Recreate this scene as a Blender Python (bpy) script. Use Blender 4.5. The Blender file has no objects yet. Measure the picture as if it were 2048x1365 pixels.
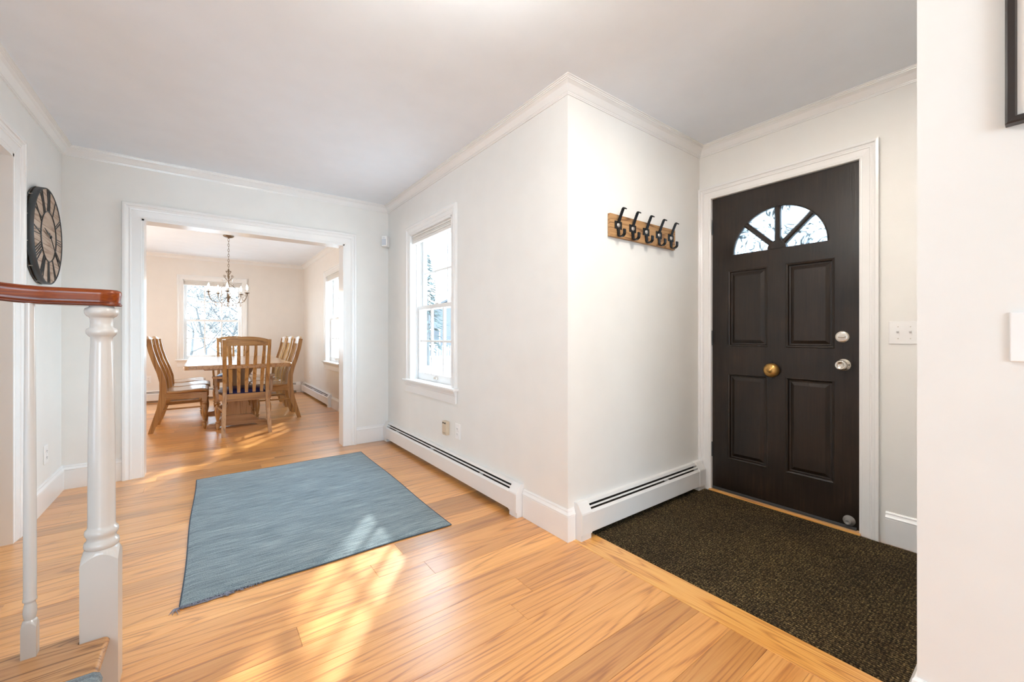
import bpy, bmesh, math, random
from mathutils import Vector, Matrix
random.seed(7)
PI = math.pi
SC = bpy.context.scene
COL = SC.collection

# ------------------------------------------------------------------ camera, world, sun, lamps, exposure
YAW = math.radians(36.815)
cam_d = bpy.data.cameras.new('camera'); cam = bpy.data.objects.new('camera', cam_d); COL.objects.link(cam)
cam.location = (0, 0, 1.075); cam.rotation_euler = (PI/2, 0, -YAW)
cam_d.sensor_width = 36; cam_d.lens = 820.3/2048*36; cam_d.shift_y = -11.5/2048
cam_d.clip_start = 0.02; cam_d.clip_end = 400
SC.camera = cam

world = bpy.data.worlds.new('sky'); SC.world = world; world.use_nodes = True
wn = world.node_tree; wn.nodes.clear()
w_out = wn.nodes.new('ShaderNodeOutputWorld'); w_bg = wn.nodes.new('ShaderNodeBackground')
w_tc = wn.nodes.new('ShaderNodeTexCoord'); w_sep = wn.nodes.new('ShaderNodeSeparateXYZ'); w_ramp = wn.nodes.new('ShaderNodeValToRGB')
wn.links.new(w_tc.outputs['Generated'], w_sep.inputs[0]); wn.links.new(w_sep.outputs['Z'], w_ramp.inputs[0])
w_ramp.color_ramp.elements[0].position = 0.0; w_ramp.color_ramp.elements[0].color = (0.72, 0.88, 1.0, 1)
w_ramp.color_ramp.elements[1].position = 0.9; w_ramp.color_ramp.elements[1].color = (0.58, 0.77, 1.0, 1)
wn.links.new(w_ramp.outputs[0], w_bg.inputs[0]); w_bg.inputs[1].default_value = 13.0
wn.links.new(w_bg.outputs[0], w_out.inputs[0])

sun_d = bpy.data.lights.new('sun', 'SUN'); sun = bpy.data.objects.new('sun', sun_d); COL.objects.link(sun)
sun_d.energy = 4.8; sun_d.angle = math.radians(1.6); sun_d.color = (1.0, 0.96, 0.90)
sun.location = (10, 13, 9.5)
sun.rotation_euler = Vector((1.05, 1.30, 1.0)).to_track_quat('Z', 'Y').to_euler()

def area_light(name, loc, aim, sx, sy, power, color, portal=False):
    d = bpy.data.lights.new(name, 'AREA'); o = bpy.data.objects.new(name, d); COL.objects.link(o)
    d.shape = 'RECTANGLE'; d.size = sx; d.size_y = sy; d.energy = power; d.color = color
    o.location = loc; o.rotation_euler = (Vector(loc) - Vector(aim)).to_track_quat('Z', 'Y').to_euler()
    if portal: d.cycles.is_portal = True
    return o
area_light('rear_hall_fill', (-1.5, -4.6, 1.35), (0.9, 2.6, 1.3), 2.4, 1.9, 118, (0.64, 0.84, 1.0))  # added fill from behind the camera, brightens the walls facing it
area_light('stair_hall_fill', (-2.95, 0.3, 0.75), (0.2, 2.7, 2.3), 1.6, 1.4, 22, (0.52, 0.75, 1.0))  # added cool fill, out of view, aimed up at the hall ceiling
area_light('side_room_fill', (-2.92, 3.2, 1.4), (0, 3.2, 1.2), 1.5, 1.4, 9, (0.85, 0.92, 1.0))  # added dim fill so the side doorway is not dark
area_light('dining_left_fill', (-1.82, 6.5, 1.3), (1.0, 6.5, 1.4), 2.0, 1.4, 28, (1.0, 0.95, 0.87))  # added fill for the dining room, no source known there
for px, py_, ax, ay, w in ((1.685, 3.19, 0, 3.19, 0.78), (1.685, 6.49, 0, 6.49, 0.78), (0.115, 8.84, 0.115, 0, 0.80)):
    area_light('window_portal', (px, py_, 1.32), (ax, ay, 1.32), w, 1.2, 1, (1, 1, 1), True)

SC.view_settings.view_transform = 'Standard'; SC.view_settings.look = 'None'
SC.view_settings.gamma = 1; SC.view_settings.use_curve_mapping = False
SC.view_settings.exposure = 0.60
cy = SC.cycles
cy.max_bounces = 10; cy.diffuse_bounces = 5; cy.glossy_bounces = 4; cy.transmission_bounces = 6; cy.transparent_max_bounces = 12
cy.caustics_reflective = False; cy.caustics_refractive = False; cy.sample_clamp_indirect = 4.0
cy.use_denoising = True

# ------------------------------------------------------------------ materials
def new_mat(name):
    m = bpy.data.materials.new(name); m.use_nodes = True
    nt = m.node_tree; b = nt.nodes['Principled BSDF']
    return m, nt, b
def N(nt, t, **kw):
    n = nt.nodes.new(t)
    for k, v in kw.items():
        if k in n.inputs: n.inputs[k].default_value = v
        else: setattr(n, k, v)
    return n
def L(nt, a, b): nt.links.new(a, b)
def mapping(nt, src, scale=(1, 1, 1), loc=None):
    mp = N(nt, 'ShaderNodeMapping'); mp.inputs['Scale'].default_value = scale
    L(nt, src, mp.inputs['Vector'])
    if loc is not None: mp.inputs['Location'].default_value = loc
    return mp.outputs[0]
def ramp(nt, src, stops):
    r = N(nt, 'ShaderNodeValToRGB'); el = r.color_ramp.elements
    while len(el) < len(stops): el.new(0.5)
    for e, (p, c) in zip(el, stops): e.position = p; e.color = (*c, 1)
    L(nt, src, r.inputs[0]); return r.outputs[0]
def bump(nt, b, src, strength, dist=0.01):
    bp = N(nt, 'ShaderNodeBump'); bp.inputs['Strength'].default_value = strength; bp.inputs['Distance'].default_value = dist
    L(nt, src, bp.inputs['Height']); L(nt, bp.outputs[0], b.inputs['Normal'])
def mixc(nt, f, a, b, mode='MIX'):
    m = N(nt, 'ShaderNodeMix', data_type='RGBA', blend_type=mode)
    for sock, v in ((m.inputs[0], f), (m.inputs[6], a), (m.inputs[7], b)):
        if hasattr(v, 'links') or hasattr(v, 'is_linked'): L(nt, v, sock)
        elif isinstance(v, (int, float)): sock.default_value = v
        else: sock.default_value = (*v, 1)
    return m.outputs[2]
def math_n(nt, op, a, b=None):
    m = N(nt, 'ShaderNodeMath', operation=op)
    for i, v in enumerate((a, b)):
        if v is None: continue
        if hasattr(v, 'is_linked'): L(nt, v, m.inputs[i])
        else: m.inputs[i].default_value = v
    return m.outputs[0]

def plain(name, color, rough=0.5, metal=0.0, coat=0.0, noise=0.04, nscale=6.0, bmp=0.0, bscale=200.0, spec=0.5):
    m, nt, b = new_mat(name)
    pos = N(nt, 'ShaderNodeNewGeometry').outputs['Position']
    nz = N(nt, 'ShaderNodeTexNoise', Scale=nscale, Detail=3.0); L(nt, pos, nz.inputs['Vector'])
    lo = tuple(max(0, c*(1-noise)) for c in color); hi = tuple(min(1, c*(1+noise)) for c in color)
    L(nt, ramp(nt, nz.outputs[0], [(0.3, lo), (0.7, hi)]), b.inputs['Base Color'])
    b.inputs['Roughness'].default_value = rough; b.inputs['Metallic'].default_value = metal
    b.inputs['Coat Weight'].default_value = coat; b.inputs['Coat Roughness'].default_value = 0.12
    b.inputs['Specular IOR Level'].default_value = spec
    if bmp:
        n2 = N(nt, 'ShaderNodeTexNoise', Scale=bscale, Detail=2.0); L(nt, pos, n2.inputs['Vector'])
        bump(nt, b, n2.outputs[0], bmp, 0.002)
    return m

def oak(name, dark, mid, light, axis='X', rough=0.28, coat=0.3, ring=28.0, tone=0.0, gscale=1.0, object_space=False, coat_rough=0.22):
    """oak grain along an axis; 'tone' and 'shift' mesh attributes vary it board by board"""
    m, nt, b = new_mat(name)
    if object_space: pos = N(nt, 'ShaderNodeTexCoord').outputs['Object']
    else: pos = N(nt, 'ShaderNodeNewGeometry').outputs['Position']
    at = N(nt, 'ShaderNodeAttribute', attribute_name='shift')
    va = N(nt, 'ShaderNodeVectorMath', operation='ADD'); L(nt, pos, va.inputs[0])
    cmb = N(nt, 'ShaderNodeCombineXYZ')
    for i in range(3): L(nt, at.outputs['Fac'], cmb.inputs[i])
    L(nt, cmb.outputs[0], va.inputs[1])
    a = {'X': 0, 'Y': 1, 'Z': 2}[axis]
    s1 = [7.0*gscale]*3; s1[a] = 0.55*gscale
    s2 = [170.0*gscale]*3; s2[a] = 5.0*gscale
    s3 = [40.0*gscale]*3; s3[a] = 1.6*gscale
    n1 = N(nt, 'ShaderNodeTexNoise', Scale=1.0, Detail=1.5, Roughness=0.45, Distortion=0.15); L(nt, mapping(nt, va.outputs[0], s1), n1.inputs['Vector'])
    rings = math_n(nt, 'FRACT', math_n(nt, 'MULTIPLY', n1.outputs[0], ring))
    rr = math_n(nt, 'MINIMUM', math_n(nt, 'MULTIPLY', math_n(nt, 'ABSOLUTE', math_n(nt, 'SUBTRACT', rings, 0.5)), 2.0), 0.5)
    n2 = N(nt, 'ShaderNodeTexNoise', Scale=1.0, Detail=3.0, Roughness=0.6); L(nt, mapping(nt, va.outputs[0], s2), n2.inputs['Vector'])
    n3 = N(nt, 'ShaderNodeTexNoise', Scale=1.0, Detail=2.0); L(nt, mapping(nt, va.outputs[0], s3), n3.inputs['Vector'])
    g = math_n(nt, 'ADD', math_n(nt, 'MULTIPLY', rr, 0.30), math_n(nt, 'MULTIPLY', n2.outputs[0], 0.42))
    g = math_n(nt, 'ADD', g, math_n(nt, 'MULTIPLY', n3.outputs[0], 0.25))
    c = ramp(nt, g, [(0.30, dark), (0.41, mid), (0.55, light)])
    if tone:
        t = N(nt, 'ShaderNodeAttribute', attribute_name='tone')
        tc = ramp(nt, t.outputs['Fac'], [(0.0, (1-tone, 1-tone*1.08, 1-tone*1.2)), (0.5, (1, 1, 1)), (1.0, (1+tone*0.55, 1+tone*0.75, 1+tone*0.85))])
        c = mixc(nt, 1.0, c, tc, 'MULTIPLY')
    L(nt, c, b.inputs['Base Color'])
    b.inputs['Roughness'].default_value = rough
    b.inputs['Coat Weight'].default_value = coat; b.inputs['Coat Roughness'].default_value = coat_rough; b.inputs['Coat IOR'].default_value = 1.62
    bump(nt, b, n2.outputs[0], 0.08, 0.002)
    return m

M = {}
M['wall'] = plain('wall_paint', (0.82, 0.805, 0.775), 0.55, noise=0.015, bmp=0.04, bscale=160)
M['wall_dining'] = plain('wall_paint_cream', (0.80, 0.745, 0.69), 0.6, noise=0.015, bmp=0.04, bscale=160)
M['ceiling'] = plain('ceiling_paint', (0.84, 0.885, 0.945), 0.75, noise=0.015, bmp=0.05, bscale=120)
M['trim'] = plain('trim_gloss_white', (0.85, 0.84, 0.83), 0.22, noise=0.01)
M['newel'] = plain('newel_shaded_white', (0.57, 0.54, 0.51), 0.2, noise=0.015, bmp=0.03, bscale=60)  # white trim paint darkened: shade on the post put into its colour
M['heater'] = plain('heater_enamel', (0.80, 0.785, 0.77), 0.35, noise=0.02)
M['heater_dark'] = plain('heater_inside', (0.03, 0.024, 0.02), 0.8)
M['floor'] = oak('oak_floor', (0.44, 0.155, 0.030), (0.68, 0.288, 0.068), (0.78, 0.375, 0.108), 'X', 0.34, 1.0, 14, tone=0.4, coat_rough=0.31)
M['border'] = oak('oak_border', (0.48, 0.185, 0.036), (0.76, 0.345, 0.078), (0.86, 0.46, 0.13), 'Y', 0.34, 0.8, 20, tone=0.1, coat_rough=0.24)
M['tread'] = oak('oak_tread', (0.20, 0.085, 0.03), (0.46, 0.22, 0.08), (0.58, 0.31, 0.13), 'X', 0.3, 0.3, 34)
M['rail'] = oak('cherry_rail', (0.085, 0.011, 0.0010), (0.19, 0.033, 0.0025), (0.29, 0.068, 0.006), 'X', 0.3, 0.22, 3, coat_rough=0.1)
M['rail'].node_tree.nodes['Principled BSDF'].inputs['Specular IOR Level'].default_value = 0.22
M['chair'] = oak('chair_oak', (0.23, 0.100, 0.026), (0.38, 0.185, 0.052), (0.46, 0.245, 0.080), 'Z', 0.3, 0.25, 10, object_space=True)
for ax in 'XY': M['chair_'+ax.lower()] = oak('chair_oak_'+ax.lower(), (0.21, 0.095, 0.028), (0.36, 0.178, 0.055), (0.45, 0.24, 0.082), ax, 0.3, 0.25, 8, object_space=True)
M['chair_seat'] = oak('chair_seat_oak', (0.26, 0.122, 0.042), (0.38, 0.195, 0.072), (0.45, 0.25, 0.10), 'Y', 0.2, 0.45, 10, object_space=True, coat_rough=0.15)
M['table'] = oak('table_oak', (0.24, 0.105, 0.035), (0.38, 0.185, 0.066), (0.46, 0.245, 0.098), 'Y', 0.22, 0.4, 12, object_space=True, coat_rough=0.15)
M['table_foot'] = oak('table_foot_oak', (0.24, 0.105, 0.035), (0.36, 0.175, 0.06), (0.44, 0.235, 0.09), 'X', 0.3, 0.2, 10, object_space=True)
M['rack_wood'] = oak('rack_pine', (0.13, 0.055, 0.018), (0.36, 0.19, 0.075), (0.46, 0.27, 0.12), 'X', 0.55, 0.0, 16)
M['clock_wood'] = oak('clock_board', (0.30, 0.20, 0.14), (0.46, 0.335, 0.25), (0.55, 0.42, 0.33), 'Y', 0.7, 0.0, 12, tone=0.2)
M['iron'] = plain('black_iron', (0.018, 0.018, 0.02), 0.35, 0.6)
M['clock_metal'] = plain('grey_iron', (0.07, 0.075, 0.08), 0.5, 0.5)
M['screw'] = plain('screw_steel', (0.6, 0.55, 0.5), 0.35, 0.7)
M['nickel'] = plain('satin_nickel', (0.72, 0.66, 0.58), 0.25, 0.9)
M['brass'] = plain('aged_brass', (0.45, 0.26, 0.08), 0.35, 0.85, noise=0.2, nscale=40)
M['rubber'] = plain('grey_rubber', (0.25, 0.24, 0.23), 0.6)
M['bronze'] = plain('bronze', (0.20, 0.14, 0.09), 0.35, 0.8)
M['navy'] = plain('navy_leather', (0.012, 0.018, 0.075), 0.3, noise=0.2, nscale=20, bmp=0.1)
M['white_plastic'] = plain('white_plastic', (0.88, 0.87, 0.86), 0.35)
M['beige_plastic'] = plain('beige_plastic', (0.66, 0.54, 0.40), 0.4)
M['black_frame'] = plain('black_frame', (0.02, 0.014, 0.012), 0.35)
M['mat_board'] = plain('picture_mat', (0.80, 0.73, 0.66), 0.8)
M['shade'] = plain('pleated_shade', (0.80, 0.77, 0.73), 0.8, bmp=0.05)
M['lens'] = plain('sensor_lens', (0.62, 0.66, 0.72), 0.3)

def door_mat():
    m, nt, b = new_mat('black_door_paint')
    pos = N(nt, 'ShaderNodeNewGeometry').outputs['Position']
    n1 = N(nt, 'ShaderNodeTexNoise', Scale=1.0, Detail=4.0, Roughness=0.65); L(nt, mapping(nt, pos, (90, 90, 4)), n1.inputs['Vector'])
    n2 = N(nt, 'ShaderNodeTexNoise', Scale=5.0, Detail=4.0); L(nt, pos, n2.inputs['Vector'])
    g = math_n(nt, 'ADD', math_n(nt, 'MULTIPLY', n1.outputs[0], 0.5), math_n(nt, 'MULTIPLY', n2.outputs[0], 0.5))
    L(nt, ramp(nt, g, [(0.35, (0.005, 0.003, 0.002)), (0.58, (0.018, 0.010, 0.006)), (0.8, (0.06, 0.03, 0.016))]), b.inputs['Base Color'])
    rg = N(nt, 'ShaderNodeMapRange'); rg.inputs['To Min'].default_value = 0.24; rg.inputs['To Max'].default_value = 0.42
    L(nt, n2.outputs[0], rg.inputs[0]); L(nt, rg.outputs[0], b.inputs['Roughness'])
    b.inputs['Specular IOR Level'].default_value = 0.42
    bump(nt, b, n1.outputs[0], 0.5, 0.002)
    return m
M['door'] = door_mat()

def rug_mat():
    m, nt, b = new_mat('blue_rug_wool')
    pos = N(nt, 'ShaderNodeNewGeometry').outputs['Position']
    n1 = N(nt, 'ShaderNodeTexNoise', Scale=1.0, Detail=3.0, Roughness=0.7); L(nt, mapping(nt, pos, (6, 130, 6)), n1.inputs['Vector'])
    n2 = N(nt, 'ShaderNodeTexNoise', Scale=1.0, Detail=2.0); L(nt, mapping(nt, pos, (1.2, 9, 1)), n2.inputs['Vector'])
    n3 = N(nt, 'ShaderNodeTexNoise', Scale=260.0, Detail=2.0); L(nt, pos, n3.inputs['Vector'])
    g = math_n(nt, 'ADD', math_n(nt, 'MULTIPLY', n1.outputs[0], 0.6), math_n(nt, 'ADD', math_n(nt, 'MULTIPLY', n2.outputs[0], 0.15), math_n(nt, 'MULTIPLY', n3.outputs[0], 0.42)))
    c = ramp(nt, g, [(0.44, (0.070, 0.100, 0.122)), (0.59, (0.190, 0.250, 0.275)), (0.74, (0.39, 0.45, 0.465))])
    L(nt, c, b.inputs['Base Color']); b.inputs['Roughness'].default_value = 0.95
    b.inputs['Sheen Weight'].default_value = 0.25; b.inputs['Specular IOR Level'].default_value = 0.1
    bump(nt, b, math_n(nt, 'ADD', n1.outputs[0], n3.outputs[0]), 0.7, 0.004)
    return m
M['rug'] = rug_mat()
M['rug_edge'] = plain('rug_binding', (0.06, 0.08, 0.105), 0.95, noise=0.3, nscale=120)
M['fringe'] = plain('rug_fringe', (0.24, 0.25, 0.32), 0.95, noise=0.3, nscale=150)

def carpet_mat():
    m, nt, b = new_mat('entry_carpet_weave')
    pos = N(nt, 'ShaderNodeNewGeometry').outputs['Position']
    rot = N(nt, 'ShaderNodeMapping'); L(nt, pos, rot.inputs[0]); rot.inputs['Rotation'].default_value = (0, 0, 0.0); rot.inputs['Scale'].default_value = (1, 1, 1)
    nzd = N(nt, 'ShaderNodeTexNoise', Scale=60.0, Detail=2.0); L(nt, pos, nzd.inputs['Vector'])
    mx = mixc(nt, 0.012, rot.outputs[0], nzd.outputs['Color'], 'ADD')
    w1 = N(nt, 'ShaderNodeTexWave', wave_type='BANDS', bands_direction='X'); w1.inputs['Scale'].default_value = 27; L(nt, mx, w1.inputs['Vector'])
    w2 = N(nt, 'ShaderNodeTexWave', wave_type='BANDS', bands_direction='Y'); w2.inputs['Scale'].default_value = 27; L(nt, mx, w2.inputs['Vector'])
    wv = math_n(nt, 'MULTIPLY', w1.outputs['Fac'], math_n(nt, 'ADD', math_n(nt, 'MULTIPLY', w2.outputs['Fac'], 0.75), 0.25))
    sp = N(nt, 'ShaderNodeTexNoise', Scale=170.0, Detail=2.0); L(nt, pos, sp.inputs['Vector'])
    big = N(nt, 'ShaderNodeTexNoise', Scale=3.0, Detail=2.0); L(nt, pos, big.inputs['Vector'])
    base = ramp(nt, sp.outputs[0], [(0.40, (0.030, 0.021, 0.012)), (0.55, (0.095, 0.070, 0.038)), (0.70, (0.30, 0.23, 0.12))])
    bg = ramp(nt, big.outputs[0], [(0.3, (0.75, 0.72, 0.7)), (0.7, (1.2, 1.15, 1.0))])
    c = mixc(nt, 1.0, base, bg, 'MULTIPLY')
    dk = ramp(nt, wv, [(0.05, (0.25, 0.24, 0.24)), (0.5, (1.25, 1.2, 1.1))])
    c = mixc(nt, 1.0, c, dk, 'MULTIPLY')
    L(nt, c, b.inputs['Base Color']); b.inputs['Roughness'].default_value = 0.95; b.inputs['Specular IOR Level'].default_value = 0.15
    bump(nt, b, wv, 0.9, 0.006)
    return m
M['carpet'] = carpet_mat()

def glass_mat(name, tint=(1, 1, 1), gloss=0.12):
    m = bpy.data.materials.new(name); m.use_nodes = True; nt = m.node_tree; nt.nodes.clear()
    out = N(nt, 'ShaderNodeOutputMaterial'); tr = N(nt, 'ShaderNodeBsdfTransparent'); gl = N(nt, 'ShaderNodeBsdfGlossy')
    tr.inputs[0].default_value = (*tint, 1); gl.inputs['Roughness'].default_value = 0.02
    fr = N(nt, 'ShaderNodeFresnel'); fr.inputs[0].default_value = 1.45
    front = math_n(nt, 'SUBTRACT', 1.0, N(nt, 'ShaderNodeNewGeometry').outputs['Backfacing'])     # one reflection per pane, no internal ones
    mx = N(nt, 'ShaderNodeMixShader'); L(nt, math_n(nt, 'MULTIPLY', fr.outputs[0], front), mx.inputs[0]); L(nt, tr.outputs[0], mx.inputs[1]); L(nt, gl.outputs[0], mx.inputs[2])
    L(nt, mx.outputs[0], out.inputs[0]); return m
M['glass'] = glass_mat('window_glass', (0.95, 0.98, 0.98))
def frosted():
    m = bpy.data.materials.new('etched_glass'); m.use_nodes = True; nt = m.node_tree; nt.nodes.clear()
    out = N(nt, 'ShaderNodeOutputMaterial'); tr = N(nt, 'ShaderNodeBsdfTransparent'); tl = N(nt, 'ShaderNodeBsdfTranslucent'); gl = N(nt, 'ShaderNodeBsdfGlossy')
    pos = N(nt, 'ShaderNodeNewGeometry').outputs['Position']
    nz = N(nt, 'ShaderNodeTexNoise', Scale=9.0, Detail=2.5, Distortion=1.6); L(nt, pos, nz.inputs['Vector'])
    c = ramp(nt, nz.outputs[0], [(0.45, (0.80, 0.85, 0.88)), (0.485, (0.03, 0.04, 0.04)), (0.52, (0.80, 0.85, 0.88))])
    L(nt, c, tl.inputs[0]); L(nt, mixc(nt, 1.0, c, (0.45, 0.45, 0.45), 'MULTIPLY'), tr.inputs[0])
    gl.inputs['Roughness'].default_value = 0.1
    m1 = N(nt, 'ShaderNodeMixShader'); m1.inputs[0].default_value = 0.5; L(nt, tr.outputs[0], m1.inputs[1]); L(nt, tl.outputs[0], m1.inputs[2])
    m2 = N(nt, 'ShaderNodeMixShader'); m2.inputs[0].default_value = 0.06; L(nt, m1.outputs[0], m2.inputs[1]); L(nt, gl.outputs[0], m2.inputs[2])
    L(nt, m2.outputs[0], out.inputs[0]); return m
M['etched'] = frosted()
def crystal_mat():
    m, nt, b = new_mat('crystal')
    b.inputs['Base Color'].default_value = (1, 0.97, 0.93, 1); b.inputs['Roughness'].default_value = 0.03
    b.inputs['Transmission Weight'].default_value = 0.9; b.inputs['IOR'].default_value = 1.5
    return m
M['crystal'] = crystal_mat()
def emit(name, color, s):
    m = bpy.data.materials.new(name); m.use_nodes = True; nt = m.node_tree; nt.nodes.clear()
    out = N(nt, 'ShaderNodeOutputMaterial'); e = N(nt, 'ShaderNodeEmission'); e.inputs[0].default_value = (*color, 1); e.inputs[1].default_value = s
    L(nt, e.outputs[0], out.inputs[0]); return m
M['bulb'] = emit('bulb_glow', (1.0, 0.80, 0.55), 26)
M['lamp_glass'] = emit('lamp_glow', (1.0, 0.99, 0.93), 97)
M['fill_glow'] = emit('entry_fill_glow', (1.0, 0.91, 0.80), 345)  # glow of the added entry fill
M['bark'] = plain('grey_bark', (0.085, 0.081, 0.077), 0.9, noise=0.25, nscale=4)
M['evergreen'] = plain('evergreen', (0.05, 0.062, 0.056), 0.9, noise=0.3, nscale=3)
M['ground'] = plain('leafy_ground', (0.34, 0.31, 0.29), 0.95, noise=0.4, nscale=1.5)
M['siding'] = plain('house_siding', (0.075, 0.077, 0.083), 0.8)
M['roof'] = plain('house_roof', (0.05, 0.052, 0.056), 0.9)
M['fence'] = plain('white_fence', (0.8, 0.8, 0.8), 0.6)

# ------------------------------------------------------------------ helpers
class MB:
    def __init__(s): s.v = []; s.f = []; s.sm = []
    def add(s, verts, faces, smooth=False, mat=None):
        o = len(s.v)
        for p in verts:
            p = Vector(p); s.v.append(tuple(mat @ p) if mat else tuple(p))
        for f in faces: s.f.append([i+o for i in f]); s.sm.append(smooth)
        return s
    def box(s, lo, hi, bev=0.0, mat=None):
        (x0, y0, z0), (x1, y1, z1) = lo, hi
        if bev <= 0:
            v = [(x0,y0,z0),(x1,y0,z0),(x1,y1,z0),(x0,y1,z0),(x0,y0,z1),(x1,y0,z1),(x1,y1,z1),(x0,y1,z1)]
            return s.add(v, [(0,3,2,1),(4,5,6,7),(0,1,5,4),(1,2,6,5),(2,3,7,6),(3,0,4,7)], False, mat)
        bm = bmesh.new(); bmesh.ops.create_cube(bm, size=1)
        for q in bm.verts: q.co = Vector(((x0+x1)/2+q.co.x*(x1-x0), (y0+y1)/2+q.co.y*(y1-y0), (z0+z1)/2+q.co.z*(z1-z0)))
        bmesh.ops.bevel(bm, geom=bm.edges[:], offset=bev, segments=2, profile=0.5, affect='EDGES')
        bm.verts.index_update()
        s.add([q.co.copy() for q in bm.verts], [[q.index for q in f.verts] for f in bm.faces], False, mat); bm.free(); return s
    def prism(s, poly, axis, a0, a1, mat=None, smooth=False):
        """poly: list of 2D points; axis: extrusion axis, poly in the remaining axes in cyclic order xyz"""
        n = len(poly)
        def P(p, a): return {'X': (a, p[0], p[1]), 'Y': (p[0], a, p[1]), 'Z': (p[0], p[1], a)}[axis]
        v = [P(p, a0) for p in poly] + [P(p, a1) for p in poly]
        f = [tuple(range(n-1, -1, -1)), tuple(range(n, 2*n))] + [(i, (i+1) % n, n+(i+1) % n, n+i) for i in range(n)]
        return s.add(v, f, smooth, mat)
    def lathe(s, prof, c=(0, 0, 0), seg=20, mat=None, smooth=True):
        """prof: list of (r, z)"""
        v = []; f = []; n = len(prof)
        for r, z in prof:
            for k in range(seg):
                a = 2*PI*k/seg; v.append((c[0]+r*math.cos(a), c[1]+r*math.sin(a), c[2]+z))
        for i in range(n-1):
            for k in range(seg):
                k2 = (k+1) % seg; f.append((i*seg+k, i*seg+k2, (i+1)*seg+k2, (i+1)*seg+k))
        s.add(v, f, smooth, mat)
        s.add(v[:seg], [tuple(range(seg-1, -1, -1))], False, mat); s.add(v[-seg:], [tuple(range(seg))], False, mat)
        return s
    def tube(s, pts, r, seg=8, mat=None, closed=False):
        pts = [Vector(p) for p in pts]; n = len(pts)
        rs = r if isinstance(r, (list, tuple)) else [r]*n
        v = []; f = []
        up = None
        for i, p in enumerate(pts):
            if closed: d = (pts[(i+1) % n]-pts[i-1])
            else: d = (pts[min(i+1, n-1)]-pts[max(i-1, 0)])
            d.normalize()
            if up is None:
                up = Vector((0, 0, 1)) if abs(d.z) < 0.9 else Vector((1, 0, 0))
            x = up.cross(d)
            if x.length < 1e-4: x = Vector((1, 0, 0)).cross(d)
            x.normalize(); y = d.cross(x); up = y.copy()
            for k in range(seg):
                a = 2*PI*k/seg; v.append(p+(x*math.cos(a)+y*math.sin(a))*rs[i])
        m = n if closed else n-1
        for i in range(m):
            for k in range(seg):
                k2 = (k+1) % seg; j = (i+1) % n
                f.append((i*seg+k, i*seg+k2, j*seg+k2, j*seg+k))
        s.add(v, f, True, mat)
        if not closed:
            s.add(v[:seg], [tuple(range(seg-1, -1, -1))], False, mat); s.add(v[-seg:], [tuple(range(seg))], False, mat)
        return s
    def sweep(s, path, prof, n, closed=False, capped=True):
        """miter a 2D profile (a = to the left of travel, b = along n) along a polyline lying in the plane of normal n"""
        path = [Vector(p) for p in path]; n = Vector(n); m = len(path); k = len(prof); v = []; f = []
        for i, p in enumerate(path):
            def left(q, r): d = (r-q).normalized(); return n.cross(d)
            if closed: l1 = left(path[i-1], p); l2 = left(p, path[(i+1) % m])
            else:
                l1 = left(path[i-1], p) if i else left(p, path[1])
                l2 = left(p, path[i+1]) if i < m-1 else l1
            o = (l1+l2)/(1+l1.dot(l2))
            for a, b in prof: v.append(p+o*a+n*b)
        e = m if closed else m-1
        for i in range(e):
            j = (i+1) % m
            for q in range(k):
                q2 = (q+1) % k; f.append((i*k+q, i*k+q2, j*k+q2, j*k+q))
        s.add(v, f)
        if not closed and capped:
            s.add(v[:k], [tuple(range(k))]); s.add(v[-k:], [tuple(range(k-1, -1, -1))])
        return s
    def build(s, name, mat, parent=None, attrs=None, autosmooth=True):
        me = bpy.data.meshes.new(name); me.from_pydata(s.v, [], s.f); me.update()
        bm = bmesh.new(); bm.from_mesh(me); bmesh.ops.recalc_face_normals(bm, faces=bm.faces[:]); bm.to_mesh(me); bm.free()
        for p, q in zip(me.polygons, s.sm): p.use_smooth = q
        if attrs:
            for k, val in attrs.items():
                a = me.attributes.new(k, 'FLOAT', 'POINT')
                vals = val if isinstance(val, list) else [val]*len(me.vertices)
                a.data.foreach_set('value', vals)
        me.materials.append(M[mat] if isinstance(mat, str) else mat)
        o = bpy.data.objects.new(name, me); COL.objects.link(o)
        if parent: o.parent = parent
        return o
def struct(o): o['kind'] = 'structure'; return o
def tag(o, label, cat, group=None):
    o['label'] = label; o['category'] = cat
    if group: o['group'] = group
    return o
def thing(name, loc, label=None, cat=None, group=None, rz=0.0):
    o = bpy.data.objects.new(name, None); COL.objects.link(o); o.location = loc; o.rotation_euler = (0, 0, rz); o.empty_display_size = 0.05
    if label: tag(o, label, cat, group)
    return o
def copy_tree(o, parent=None):
    c = o.copy(); COL.objects.link(c)
    if parent is not None: c.parent = parent
    for ch in list(o.children): copy_tree(ch, c)
    return c

# ------------------------------------------------------------------ setting
WX, WY, DX, DW, H = 1.517, 1.54, 2.825, 4.165, 2.395      # window wall, hook wall, door wall, dining partition, ceiling
LX, BY, FY = -0.80, 8.67, 0.228                            # left wall, dining back wall, corner of the right wall
EX = 1.68
def wall(name, boxes, mat='wall'):
    b = MB()
    for lo, hi in boxes: b.box(lo, hi)
    return struct(b.build(name, mat))
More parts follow.
